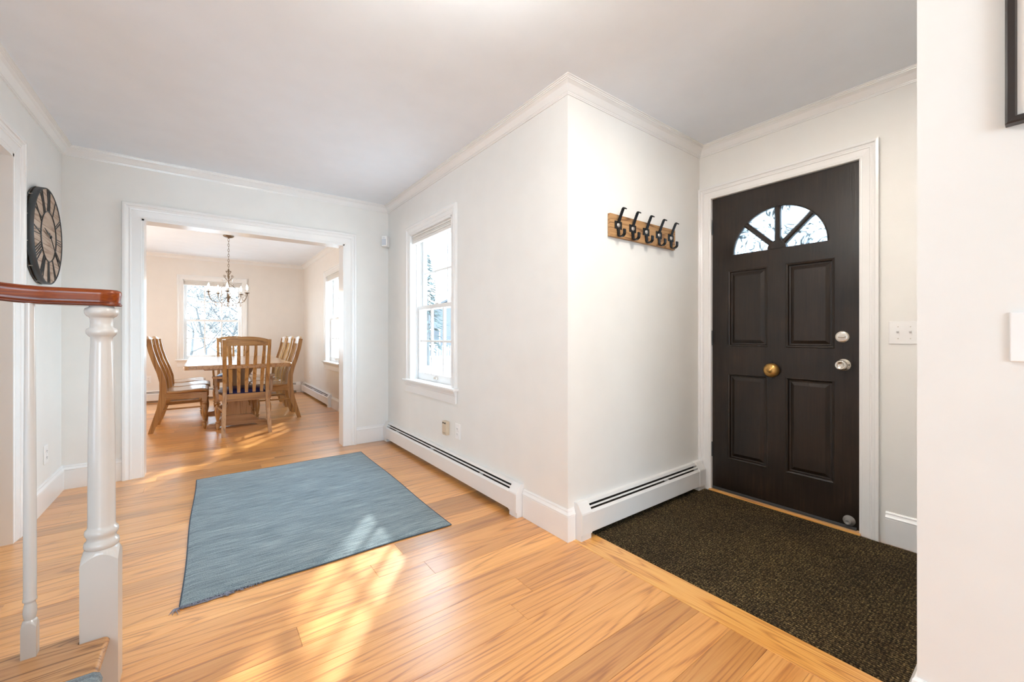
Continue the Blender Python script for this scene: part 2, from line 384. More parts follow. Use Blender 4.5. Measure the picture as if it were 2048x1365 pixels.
# openings: hall window y 2.787..3.591, dining right window y 6.09..6.89, both z 0.68..2.0
Z0, Z1 = 0.675, 2.0
wall('wall_window', [((WX, WY+0.20, -0.02), (EX, 2.787, H)), ((WX, 3.591, -0.02), (EX, 4.30, H)), ((WX, 2.787, -0.02), (EX, 3.591, Z0-0.03)), ((WX, 2.787, Z1), (EX, 3.591, H))])
wall('wall_dining_right', [((WX, 4.30, -0.02), (EX, 6.09, H)), ((WX, 6.89, -0.02), (EX, BY, H)), ((WX, 6.09, -0.02), (EX, 6.89, Z0-0.03)), ((WX, 6.09, Z1), (EX, 6.89, H))], 'wall_dining')
wall('wall_hooks', [((WX, WY, -0.02), (DX, WY+0.20, H))])
DY0, DY1, DZ = 0.640, 1.462, 2.03
wall('wall_door', [((DX, FY, -0.02), (DX+0.14, DY0, H)), ((DX, DY1, -0.02), (DX+0.14, WY+0.2, H)), ((DX, DY0, DZ), (DX+0.14, DY1, H))])
wall('wall_front', [((WX, -6.5, -0.02), (DX+0.14, FY, H))])
OX0, OX1, OZ = -0.383, 1.084, 1.957
wall('wall_dining', [((-1.95, DW, -0.02), (OX0, 4.30, H)), ((OX1, DW, -0.02), (WX, 4.30, H)), ((OX0, DW, OZ), (OX1, 4.30, H))])
LY0, LY1, LZ = 2.34, 3.245, 2.014
wall('wall_left', [((LX-0.12, LY1, -0.02), (LX, DW, H)), ((LX-0.12, 1.86, -0.02), (LX, LY0, H)), ((LX-0.12, LY0, LZ), (LX, LY1, H))])
BWX0, BWX1 = -0.295, 0.525
wall('wall_back', [((-1.95, BY, -0.02), (BWX0, BY+0.163, H)), ((BWX1, BY, -0.02), (EX, BY+0.163, H)), ((BWX0, BY, -0.02), (BWX1, BY+0.163, Z0-0.03)), ((BWX0, BY, Z1), (BWX1, BY+0.163, H))], 'wall_dining')
wall('wall_dining_left', [((-1.95, 4.30, -0.02), (-1.85, BY, H))], 'wall_dining')
wall('wall_stair_hall', [((-3.1, -6.5, -0.02), (-3.0, DW, H)), ((-3.0, DW, -0.02), (-1.95, 4.30, H))])
wall('wall_light_blocker', [((-3.0, 2.1, -0.02), (LX-0.12, 2.2, H))])  # unseen partition, added to keep light off the opening's jamb
wall('wall_rear', [((-3.1, -6.6, -0.02), (WX, -6.5, H))])
struct(MB().box((-3.1, -6.6, H), (EX, BY+0.16, H+0.1)).box((EX, -6.6, H), (DX+0.14, WY+0.2, H+0.1)).build('ceiling', 'ceiling'))

# floor: every board near the camera is a piece of its own
floor = struct(MB().box((-3.1, -6.6, -0.06), (EX, BY+0.16, -0.02)).box((EX, -6.6, -0.06), (DX+0.14, WY+0.2, -0.02)).build('floor', 'floor', attrs={'tone': 0.3, 'shift': 0.0}))
def plank_mb(b, x0, x1, y0, y1, z1=0.0, c=0.0009, g=0.00025):
    x0 += g; x1 -= g; y0 += g; y1 -= g
    v = [(x0,y0,-0.02),(x1,y0,-0.02),(x1,y1,-0.02),(x0,y1,-0.02),(x0,y0,z1-c),(x1,y0,z1-c),(x1,y1,z1-c),(x0,y1,z1-c),(x0+c,y0+c,z1),(x1-c,y0+c,z1),(x1-c,y1-c,z1),(x0+c,y1-c,z1)]
    b.add(v, [(8,9,10,11),(4,5,9,8),(5,6,10,9),(6,7,11,10),(7,4,8,11),(0,1,5,4),(1,2,6,5),(2,3,7,6),(3,0,4,7)])
rnd = random.Random(21)
BW = 0.121
def rows(ya, yb, xa_fn, xb_fn, lmin, lmax):
    y = ya
    while y < yb-0.02:
        y1 = min(y+BW, yb)
        xa, xb = xa_fn(y), xb_fn(y)
        x = xa - rnd.random()*lmax*0.8
        while x < xb:
            x1 = x + rnd.uniform(lmin, lmax)
            if xb-x1 < 0.22: x1 = xb
            q0, q1 = max(x, xa), min(x1, xb)
            if q1-q0 > 0.02: yield q0, q1, y, y1
            x = x1
        y = y1
def tone(): 
    t = rnd.gauss(0.5, 0.2)
    return min(1, max(0, t))
xr = lambda y: 1.54 if y < WY-0.01 else WX
n_pl = 0; far = MB(); ft = []; fs = []
for q in rows(0.115, DW-0.01+0.005, lambda y: LX-0.1 if y > 1.8 else -0.9, xr, 1.3, 2.9):
    b = MB(); plank_mb(b, *q); b.build('plank', 'floor', floor, {'tone': tone(), 'shift': rnd.uniform(0, 40)}); n_pl += 1
for q in list(rows(DW-0.005, BY, lambda y: -1.85 if y > 4.3 else OX0-0.05, lambda y: WX if y > 4.3 else OX1+0.05, 0.7, 1.8)) + list(rows(-6.5, 0.115, lambda y: -3.0, lambda y: WX, 0.9, 2.0)) + list(rows(0.115, DW, lambda y: -3.0, lambda y: -0.9 if y < 1.8 else LX-0.1, 0.9, 2.0)):
    n0 = len(far.v); plank_mb(far, *q); t = tone(); sft = rnd.uniform(0, 40)
    ft += [t]*(len(far.v)-n0); fs += [sft]*(len(far.v)-n0)
o = far.build('plank_field', 'floor', floor, {'tone': ft, 'shift': fs}); o['kind'] = 'stuff'
b = MB(); plank_mb(b, 1.54, 1.682, FY, WY, 0.0012); b.build('border_plank', 'border', floor, {'tone': 0.6, 'shift': 3.0})
b = MB(); plank_mb(b, 1.682, DX, FY, WY, -0.008); b.build('subfloor_panel', 'border', floor, {'tone': 0.3, 'shift': 9.0})

tag(MB().box((1.684, FY+0.017, -0.008), (2.795, WY-0.004, 0.004), 0.002).build('entry_carpet', 'carpet'), 'dark brown woven carpet laid in the entry before the black front door', 'carpet')

# mouldings
CROWN = [(0, -0.062), (-0.005, -0.062), (-0.006, -0.056), (-0.009, -0.055), (-0.010, -0.050), (-0.013, -0.049), (-0.020, -0.040), (-0.032, -0.024), (-0.046, -0.015), (-0.050, -0.0145), (-0.051, -0.010), (-0.056, -0.0095), (-0.057, -0.005), (-0.064, -0.004), (-0.064, 0), (0, 0)]
def crown(name, path): return struct(MB().sweep([(x, y, H) for x, y in path], CROWN, (0, 0, 1)).build(name, 'trim'))
crown('trim_1', [(LX, 1.86), (LX, DW), (WX, DW), (WX, WY), (DX, WY), (DX, FY), (WX, FY), (WX, -6.5)])
crown('trim_2', [(-1.85, 4.30), (-1.85, BY), (WX, BY), (WX, 4.30), (-1.85, 4.30)])
BASE = [(0, 0), (-0.015, 0), (-0.015, 0.128), (-0.0135, 0.131), (-0.0165, 0.133), (-0.0165, 0.138), (-0.012, 0.146), (-0.009, 0.152), (-0.0085, 0.158), (-0.005, 0.164), (0, 0.165)]
def base(name, path): return struct(MB().sweep([(x, y, 0) for x, y in path], BASE, (0, 0, 1)).build(name, 'trim'))
base('baseboard_left', [(LX, LY1+0.105), (LX, DW), (OX0-0.1, DW)])
base('baseboard_dining', [(OX1+0.1, DW), (WX-0.0, DW)])
base('baseboard_window', [(WX, 1.905), (WX, WY), (WX+0.042, WY)])
base('baseboard_door', [(DX, DY0-0.10), (DX, FY), (WX, FY), (WX, -6.5)])
base('baseboard_dining_right', [(WX, 6.50), (WX, 4.30), (OX1+0.1, 4.30)])
def CAS(w, d=0.028):
    return [(0, 0), (0, 0.009), (0.005, 0.011), (0.011, 0.0105), (0.012, 0.012), (w*0.52, 0.015), (w*0.54, 0.019), (w*0.60, 0.020), (w*0.66, 0.018), (w*0.78, 0.022), (w*0.80, d), (w*0.86, d+0.002), (w*0.98, d+0.001), (w, d-0.003), (w, 0)]
def casing(name, path, n, w, parent=None, mat='trim'):
    return MB().sweep(path, CAS(w), n).build(name, mat, parent)
# door casing (room side normal -X), travel so that 'left' points away from the opening
struct(casing('trim_3', [(DX, 1.457, 0.0), (DX, 1.457, 2.024), (DX, 0.645, 2.024), (DX, 0.645, 0.0)], (-1, 0, 0), 0.082))
# dining opening casing and lining
struct(casing('trim_4', [(OX0, DW, 0), (OX0, DW, OZ), (OX1, DW, OZ), (OX1, DW, 0)], (0, -1, 0), 0.108))
struct(casing('trim_5', [(OX1, 4.30, 0), (OX1, 4.30, OZ), (OX0, 4.30, OZ), (OX0, 4.30, 0)], (0, 1, 0), 0.108))
b = MB(); b.box((OX0, DW-0.009, 0), (OX0+0.014, 4.309, OZ)); b.box((OX1-0.014, DW-0.009, 0), (OX1, 4.309, OZ)); b.box((OX0, DW-0.009, OZ-0.014), (OX1, 4.309, OZ))
struct(b.build('trim_6', 'trim'))
struct(casing('trim_7', [(LX, LY0, 0), (LX, LY0, LZ), (LX, LY1, LZ), (LX, LY1, 0)], (1, 0, 0), 0.105))
b = MB(); b.box((LX-0.128, LY1-0.016, 0), (LX+0.009, LY1, LZ)); b.box((LX-0.128, LY0, 0), (LX+0.009, LY0+0.016, LZ)); b.box((LX-0.128, LY0, LZ-0.016), (LX+0.009, LY1, LZ))
struct(b.build('trim_8', 'trim'))

# ------------------------------------------------------------------ windows (u along the wall, w outward, z up)
def window(name, F, u0, u1, shade_label=None):
    """F maps (u, w, z) to world; the casing lies on w = 0 facing the room at w < 0"""
    root = struct(thing(name, F(0.5*(u0+u1), 0, Z0)))
    inv = Matrix.Translation(-root.location)
    def part(mb, nm, mat, parent=root):
        mb.v = [tuple(inv @ Vector(F(*p))) for p in mb.v]; return mb.build(nm, mat, parent)
    # casing: profile boxes mitred in (u, w, z) space: path in plane w = 0, normal -w
    part(MB().sweep([(u0, 0, Z0), (u0, 0, Z1), (u1, 0, Z1), (u1, 0, Z0)], CAS(0.075, 0.018), (0, -1, 0)), 'casing', 'trim')
    b = MB()
    b.box((u0, -0.008, Z0), (u0+0.012, 0.150, Z1)); b.box((u1-0.012, -0.008, Z0), (u1, 0.150, Z1)); b.box((u0, -0.008, Z1-0.012), (u1, 0.150, Z1)); b.box((u0, 0.058, Z0-0.03), (u1, 0.17, Z0-0.001))
    for uu, sg in ((u0+0.012, 1), (u1-0.012, -1)):      # stops and tracks
        for w0, w1 in ((0.052, 0.062), (0.098, 0.104), (0.142, 0.152)):
            b.box((min(uu, uu+sg*0.012), w0, Z0), (max(uu, uu+sg*0.012), w1, Z1-0.012))
    b.box((u0+0.012, 0.052, Z1-0.03), (u1-0.012, 0.062, Z1-0.012))
    part(b, 'jamb', 'trim')
    b = MB().box((u0-0.095, -0.045, Z0-0.022), (u1+0.095, 0.06, Z0), 0.006)
    part(b, 'stool', 'trim')
    b = MB().prism([(-0.002, Z0-0.118), (-0.016, Z0-0.118), (-0.016, Z0-0.06), (-0.019, Z0-0.058), (-0.022, Z0-0.045), (-0.03, Z0-0.03), (-0.033, Z0-0.022), (-0.002, Z0-0.022)], 'X', u0-0.072, u1+0.072)
    part(b, 'apron', 'trim')
    mid = 1.325
    def sash(nm, w, z0, z1, brail, trail):
        s0, s1 = u0+0.014, u1-0.014; st = 0.042; t = 0.034
        b = MB(); b.box((s0, w, z0), (s0+st, w+t, z1)); b.box((s1-st, w, z0), (s1, w+t, z1)); b.box((s0+st, w, z0), (s1-st, w+t, z0+brail)); b.box((s0+st, w, z1-trail), (s1-st, w+t, z1))
        g0, g1, h0, h1 = s0+st, s1-st, z0+brail, z1-trail
        pw = (g1-g0)/3; ph = (h1-h0)/2; mw = 0.009
        for k in (1, 2): b.box((g0+k*pw-mw, w+0.006, h0), (g0+k*pw+mw, w+t-0.006, h1))
        b.box((g0, w+0.007, h0+ph-mw), (g1, w+t-0.007, h0+ph+mw))
        so = part(b, nm, 'trim')
        for i in range(3):
            for j in range(2):
                p = MB().box((g0+i*pw-0.0, w+0.015, h0+j*ph), (g0+(i+1)*pw, w+0.018, h0+(j+1)*ph)); part(p, 'pane', 'glass', so)
        return so
    lo = sash('lower_sash', 0.064, Z0, mid+0.018, 0.062, 0.034)
    sash('upper_sash', 0.106, mid-0.018, Z1-0.012, 0.034, 0.045)
    uc = 0.5*(u0+u1)
    part(MB().box((uc-0.028, 0.05, Z0+0.022), (uc+0.028, 0.066, Z0+0.042), 0.004), 'sash_lift', 'nickel')
    part(MB().box((uc-0.03, 0.066, mid+0.018), (uc+0.03, 0.09, mid+0.03), 0.004), 'sash_lock', 'trim')
    b = MB()
    b.box((u0+0.014, 0.012, Z1-0.03), (u1-0.014, 0.048, Z1-0.014))
    for k in range(5): b.box((u0+0.016, 0.013+0.002*(k % 2), Z1-0.041-k*0.009), (u1-0.016, 0.045-0.002*(k % 2), Z1-0.0335-k*0.009))
    b.box((u0+0.015, 0.012, Z1-0.088), (u1-0.015, 0.048, Z1-0.077), 0.002)
    part(b, 'blind', 'shade')
    return root
window('window_1', lambda u, w, z: (WX+w, 6.378-u, z), 2.787, 3.591)     # mirrored u keeps the frame right-handed
window('window_2', lambda u, w, z: (WX+w, 12.98-u, z), 6.09, 6.89)
window('window_3', lambda u, w, z: (u, BY+w, z), BWX0, BWX1)

# ------------------------------------------------------------------ front door
def front_door():
    d = struct(thing('door_1', (2.84, 1.052, 0)))
    y0, y1 = 0.6485, 1.4535
    T = Matrix.Translation((-2.84, -1.052, 0))
    def part(mb, nm, mat='door', parent=d):
        mb.v = [tuple(T @ Vector(p)) for p in mb.v]; return mb.build(nm, mat, parent)
    xf, xb = 2.838, 2.882
    zb, zt = 0.014, 2.022
    P = {'ul': (1.103, 1.348, 1.0, 1.513), 'ur': (0.760, 1.004, 1.0, 1.513), 'll': (1.106, 1.350, 0.237, 0.818), 'lr': (0.761, 1.004, 0.237, 0.818)}
    b = MB()
    ya, yb_, yc, yd = 0.7605, 1.004, 1.1045, 1.349
    for p, q in ((y0, ya), (yd, y1)): b.box((xf, p, zb), (xb, q, 1.56))
    b.box((xf, yb_, 0.237), (xb, yc, 0.818)); b.box((xf, yb_, 1.0), (xb, yc, 1.513))
    for p, q in ((zb, 0.237), (0.818, 1.0), (1.513, 1.56)):
        b.box((xf, ya, p), (xb, yd, q))
    # head with a half-round light
    cy_, cz, R = 1.052, 1.615, 0.264
    b.box((xf, y0, 1.56), (xb, y1, cz))
    inner = []; outer = []
    K = 36
    for k in range(K+1):
        a = PI*k/K; c, s_ = math.cos(a), math.sin(a); inner.append((cy_+R*c, cz+R*s_))
        hw, ht = (y1-cy_ if c > 0 else cy_-y0), zt-cz
        t = min(hw/abs(c) if abs(c) > 1e-6 else 9, ht/s_ if s_ > 1e-6 else 9); outer.append((cy_+t*c, cz+t*s_))
    pts = inner + outer; n = K+1
    v = [(xf, *p) for p in pts] + [(xb, *p) for p in pts]; m = 2*n; f = []
    for k in range(K):
        f += [(k, k+1, n+k+1, n+k), (m+k, m+n+k, m+n+k+1, m+k+1), (k, m+k, m+k+1, k+1), (n+k, n+k+1, m+n+k+1, m+n+k)]
    b.add(v, f)
    for yy in (y0, y1):       # top corners missed by the radial fan
        c = 1 if yy == y1 else -1
        best = [p for p in outer if (p[0]-cy_)*c > 0]
        side = max([p for p in best if abs(p[0]-yy) < 1e-4], key=lambda p: p[1]); top = max([p for p in best if abs(p[1]-zt) < 1e-4], key=lambda p: abs(p[0]-cy_))
        b.prism([side, (yy, zt), top], 'X', xf, xb)
    part(b, 'slab')
    for key, (p0, p1, q0, q1) in P.items():
        b = MB(); rings = [(0, 0.0), (0.004, -0.003), (0.012, 0.001), (0.016, 0.012), (0.024, 0.013), (0.044, 0.0035)]
        v = []; f = []
        for off, dep in rings:
            v += [(xf+dep, p0+off, q0+off), (xf+dep, p1-off, q0+off), (xf+dep, p1-off, q1-off), (xf+dep, p0+off, q1-off)]
        for i in range(len(rings)-1):
            for k in range(4): f.append((i*4+k, i*4+(k+1) % 4, (i+1)*4+(k+1) % 4, (i+1)*4+k))
        e = (len(rings)-1)*4; f.append((e, e+1, e+2, e+3))
        v += [(xb-0.004, p0, q0), (xb-0.004, p1, q0), (xb-0.004, p1, q1), (xb-0.004, p0, q1)]; g = e+4
        f += [(g+3, g+2, g+1, g)] + [(k, g+k, g+(k+1) % 4, (k+1) % 4) for k in range(4)]
        b.add(v, f); part(b, 'panel')
    # fan light: rim, muntins, hub, panes
    b = MB(); b.tube([(xf-0.001, cy_+(R-0.002)*math.cos(PI*k/30), cz+(R-0.002)*math.sin(PI*k/30)) for k in range(31)], 0.004, 6); part(b, 'fanlight_rim')
    for a in (PI/4, PI/2, 3*PI/4):
        c, s_ = math.cos(a), math.sin(a); b = MB()
        Mx = Matrix.Translation((0, cy_, cz)) @ Matrix.Rotation(a-PI/2, 4, 'X')
        b.prism([(xf+0.02, -0.016), (xf+0.006, -0.015), (xf-0.002, -0.006), (xf-0.002, 0.006), (xf+0.006, 0.015), (xf+0.02, 0.016), (xb-0.004, 0.016), (xb-0.004, -0.016)], 'Z', 0.03, R+0.002, Mx)
        part(b, 'fanlight_muntin')
    b = MB(); b.prism([(cy_+0.052*math.cos(PI*k/16), cz+0.05*math.sin(PI*k/16)) for k in range(17)], 'X', xf-0.005, xb-0.002)
    b.prism([(cy_+0.036*math.cos(PI*k/16), cz+0.034*math.sin(PI*k/16)) for k in range(17)], 'X', xf-0.009, xf); part(b, 'fanlight_hub')
    for i in range(4):
        a0, a1 = PI*i/4, PI*(i+1)/4
        arc = [(cy_+(R-0.001)*math.cos(a0+(a1-a0)*k/8), cz+(R-0.001)*math.sin(a0+(a1-a0)*k/8)) for k in range(9)]
        part(MB().prism([(cy_, cz)]+arc, 'X', xf+0.024, xf+0.028), 'pane', 'etched')
    RX = Matrix.Rotation(-PI/2, 4, 'Y')     # lathe axis +Z -> -X
    def at(y, z): return Matrix.Translation((xf, y, z)) @ RX
    k = part(MB().lathe([(0.0335, 0), (0.0335, 0.006), (0.031, 0.011), (0.014, 0.012), (0.0125, 0.03), (0.020, 0.036), (0.0265, 0.045), (0.0275, 0.056), (0.025, 0.064), (0.017, 0.0665), (0.0165, 0.065), (0.004, 0.065)], mat=at(0.7175, 0.911), seg=28), 'door_knob', 'nickel')
    k['label'] = 'round satin nickel door knob'
    part(MB().lathe([(0.003, 0.0), (0.003, 0.0125), (0.001, 0.0126)], mat=at(0.692, 0.912), seg=10), 'keyhole', 'iron', d)
    db = part(MB().lathe([(0.033, 0), (0.033, 0.008), (0.030, 0.014), (0.022, 0.0155), (0.004, 0.016)], mat=at(0.7235, 1.066), seg=28), 'deadbolt', 'nickel')
    db['label'] = 'round satin nickel deadbolt with a thumb turn'
    part(MB().box((xf-0.028, 0.7235-0.017, 1.061), (xf-0.014, 0.7235+0.017, 1.071), 0.003), 'thumb_turn', 'nickel', db)
    bl = part(MB().lathe([(0.030, 0), (0.044, 0.006), (0.0445, 0.016), (0.042, 0.028), (0.034, 0.038), (0.022, 0.043), (0.009, 0.0445), (0.008, 0.048), (0.003, 0.049)], mat=at(1.077, 0.857), seg=32), 'doorbell', 'brass')
    bl['label'] = 'domed brass turn bell'
    b = MB()
    for s_ in (1, -1): b.prism([(1.077-0.018, 0.857+s_*0.036), (1.077+0.018, 0.857+s_*0.036), (1.077, 0.857+s_*0.056)], 'X', xf-0.004, xf+0.001)
    part(b, 'bell_bracket', 'iron', bl)
    part(MB().lathe([(0.028, 0), (0.028, 0.004), (0.014, 0.008), (0.0135, 0.024), (0.0145, 0.026), (0.0145, 0.036), (0.008, 0.037), (0.007, 0.033), (0.002, 0.033)], mat=at(0.695, 0.055), seg=22), 'door_stop', 'rubber')
    part(MB().box((xf-0.012, y0+0.012, 0.012), (xf, y1-0.004, 0.028), 0.002), 'door_sweep', 'clock_metal')
    for z in (1.825, 1.057, 0.283):
        b = MB(); b.lathe([(0.006, -0.05), (0.006, 0.05)], c=(xf-0.006, y1+0.001, z), seg=10); b.box((xf-0.003, y1-0.004, z-0.05), (xf+0.0, y1+0.0005, z+0.05)); part(b, 'hinge', 'clock_metal')
    return d
front_door()
b = MB(); b.box((DX+0.02, DY0, 0), (DX+0.14, 0.6475, DZ)); b.box((DX+0.02, 1.4545, 0), (DX+0.14, DY1, DZ)); b.box((DX+0.02, DY0, 2.0235), (DX+0.14, DY1, DZ))
b.box((DX-0.006, DY0, 0), (DX+0.02, 0.6475, DZ)); b.box((DX-0.006, 1.4555, 0), (DX+0.02, DY1, DZ)); b.box((DX-0.006, DY0, 2.0235), (DX+0.02, DY1, DZ))
struct(b.build('trim_9', 'trim'))
b = MB().prism([(2.797, -0.012), (2.797, 0.008), (2.806, 0.011), (2.96, 0.011), (2.96, -0.012)], 'Y', DY0, DY1); struct(b.build('trim_10', 'border', attrs={'tone': 0.5, 'shift': 1.0}))

# ------------------------------------------------------------------ baseboard heaters: local x along the wall, y out into the room, z up
def heater(x0, x1, loc, rz, label, cap0=True, cap1=True):
    t = thing('baseboard_heater', loc, label, 'heater', None, rz)
    c = 0.076
    a0 = x0+(c if cap0 else 0); a1 = x1-(c if cap1 else 0)
    MB().prism([(0.001, 0.025), (0.006, 0.025), (0.006, 0.180), (0.021, 0.180), (0.026, 0.172), (0.029, 0.174), (0.023, 0.189), (0.001, 0.191)], 'X', a0, a1).build('back_plate', 'heater', t)
    MB().prism([(0.047, 0.150), (0.0575, 0.137), (0.0575, 0.036), (0.05, 0.030), (0.05, 0.033), (0.0545, 0.038), (0.0545, 0.134), (0.045, 0.1475)], 'X', a0, a1).build('front_panel', 'heater', t)
    MB().prism([(0.0365, 0.166), (0.0415, 0.159), (0.040, 0.157), (0.035, 0.164)], 'X', a0, a1).build('damper', 'heater', t)
    b = MB().box((a0, 0.006, 0.05), (a1, 0.05, 0.135)); b.box((a0, 0.006, 0.135), (a1, 0.012, 0.172)); b.build('fin_element', 'heater_dark', t)
    k = a0+0.35
    while k < a1: MB().box((k-0.003, 0.008, 0.03), (k+0.003, 0.05, 0.1515)).build('bracket', 'heater', t); k += 0.75
    capp = [(0.001, 0.0), (0.0, 0.193), (0.022, 0.193), (0.030, 0.186), (0.058, 0.145), (0.060, 0.138), (0.060, 0.032), (0.052, 0.030), (0.052, 0.0)]
    if cap0: MB().prism(capp, 'X', x0, x0+c).build('end_cap', 'heater', t)
    if cap1: MB().prism(capp, 'X', x1-c, x1).build('end_cap', 'heater', t)
    return t
# window wall: room is on -X: local x -> -Y? rotate +90 deg: local x -> +Y, local y -> -X
heater(0, 4.148-1.908, (WX, 1.908, 0), PI/2, 'long white baseboard heater on the hall wall under the window')
heater(0, 2.797-1.562, (2.797, WY, 0), PI, 'short white baseboard heater below the coat hooks beside the front door')
heater(0, 8.60-6.51, (WX, 6.51, 0), PI/2, 'white baseboard heater on the right wall of the dining room')
heater(0, 3.2, (WX-0.064, BY, 0), PI, 'white baseboard heater along the far dining room wall behind the table', True, True)

# ------------------------------------------------------------------ plates and small devices (local: x right, y out of the wall towards -y, z up)
def plate(name, loc, rz, w, h, label, cat, mat='white_plastic', d=0.006):
    t = thing(name, loc, label, cat, None, rz)
    MB().box((-w/2, -d, -h/2), (w/2, 0, h/2), min(0.0025, d*0.4)).build('cover_plate', mat, t); return t
def toggles(t, xs, d=0.006):
    for x in xs:
        MB().box((x-0.006, -d-0.0015, -0.013), (x+0.006, -d, 0.013)).build('toggle_slot', 'white_plastic', t)
        MB().prism([(-d, -0.004), (-d-0.014, 0.006), (-d-0.014, 0.011), (-d, 0.007)], 'X', x-0.004, x+0.004).build('toggle', 'white_plastic', t)
        for z in (-0.03, 0.03): MB().lathe([(0.0028, 0), (0.0024, 0.001)], mat=Matrix.Translation((x, -d, z)) @ Matrix.Rotation(PI/2, 4, 'X'), seg=8).build('screw', 'screw', t)
def receptacle(t, d=0.006):
    for z in (-0.02, 0.02):
        MB().prism([(0.0165*math.cos(2*PI*k/16), z+max(-0.013, min(0.013, 0.0165*math.sin(2*PI*k/16)))) for k in range(16)], 'Y', -d-0.0025, -d).build('socket', 'white_plastic', t)
        b = MB()
        for x in (-0.006, 0.006): b.box((x-0.0009, -d-0.0032, z-0.003), (x+0.0009, -d-0.0024, z+0.005))
        b.lathe([(0.002, 0), (0.002, 0.0008)], mat=Matrix.Translation((0, -d-0.0024, z-0.008)) @ Matrix.Rotation(PI/2, 4, 'X'), seg=8)
        b.build('slots', 'heater_dark', t)
    MB().lathe([(0.0025, 0), (0.002, 0.001)], mat=Matrix.Translation((0, -d, 0)) @ Matrix.Rotation(PI/2, 4, 'X'), seg=8).build('screw', 'screw', t)
RZX = PI/2      # facing -X: local -y -> -X needs rz = -90 deg
t = plate('light_switch', (DX, 0.470, 1.088), -PI/2, 0.118, 0.115, 'white double toggle switch plate on the wall right of the front door', 'switch'); toggles(t, (-0.023, 0.023))
t = plate('light_switch', (WX, 0.006, 1.071), -PI/2, 0.13, 0.115, 'white switch plate on the near right wall below the black picture frame', 'switch', d=0.009); toggles(t, (0.005, 0.04), 0.009)
t = plate('wall_outlet', (WX, 2.698, 0.355), -PI/2, 0.072, 0.116, 'white wall outlet below the hall window, right of the beige plug-in unit', 'outlet'); receptacle(t)
t = thing('plug_in_detector', (WX, 2.868, 0.352), 'beige plug-in unit on the hall wall left of the white outlet', 'detector', None, -PI/2)
MB().box((-0.034, -0.030, -0.052), (0.034, 0, 0.055), 0.004).build('body', 'beige_plastic', t)
b = MB(); b.box((-0.024, -0.0315, 0.036), (-0.006, -0.029, 0.046)); b.box((0.006, -0.0315, 0.036), (0.024, -0.029, 0.046)); b.build('vent', 'heater_dark', t)
MB().box((-0.022, -0.032, -0.03), (0.022, -0.029, 0.028), 0.001).build('cover', 'beige_plastic', t)
b = MB(); b.box((-0.024, -0.0315, -0.0345), (0.024, -0.0295, -0.0325)); b.lathe([(0.003, 0), (0.003, 0.0015)], mat=Matrix.Translation((0, -0.03, -0.042)) @ Matrix.Rotation(PI/2, 4, 'X'), seg=8); b.build('test_button', 'bronze', t)
t = plate('wall_outlet', (LX, 3.80, 0.33), PI/2, 0.072, 0.116, 'white wall outlet on the left wall below the clock', 'outlet'); receptacle(t)
t = plate('wall_outlet', (-0.72, BY, 0.37), 0, 0.072, 0.116, 'white wall outlet on the far dining wall left of the window', 'outlet'); receptacle(t)
t = plate('wall_outlet', (WX, 8.10, 0.37), -PI/2, 0.072, 0.116, 'white wall outlet on the dining room right wall above the heater', 'outlet'); receptacle(t)
t = thing('motion_sensor', (1.475, 4.123, 1.975), 'small white motion sensor high in the corner beside the dining doorway', 'sensor', None, -PI/4)
MB().box((-0.030, -0.038, 0), (0.030, 0.042, 0.108), 0.009).build('body', 'white_plastic', t)
MB().box((-0.022, -0.0405, 0.012), (0.022, -0.034, 0.075), 0.003).build('lens', 'lens', t)
MB().box((-0.012, -0.0405, 0.083), (0.012, -0.037, 0.089), 0.001).build('indicator', 'lens', t)

# picture frame on the near right wall
t = thing('picture_frame', (WX, -0.178, 1.566), 'black framed picture with pale mat, cut by the right edge', 'picture', None, -PI/2)
w, h, fw, fd = 0.51, 0.62, 0.018, 0.024
b = MB().sweep([(-w/2, 0, 0), (-w/2, 0, h), (w/2, 0, h), (w/2, 0, 0)], [(0, 0), (0, fd), (-0.004, fd+0.002), (-fw+0.003, fd), (-fw, fd-0.006), (-fw, 0)], (0, -1, 0), closed=True); b.build('frame', 'black_frame', t)
MB().box((-w/2+0.01, -0.012, 0.01), (w/2-0.01, -0.004, h-0.01)).build('mat', 'mat_board', t)
MB().box((-w/2+0.004, -0.004, 0.004), (w/2-0.004, -0.0005, h-0.004)).build('backing', 'black_frame', t)

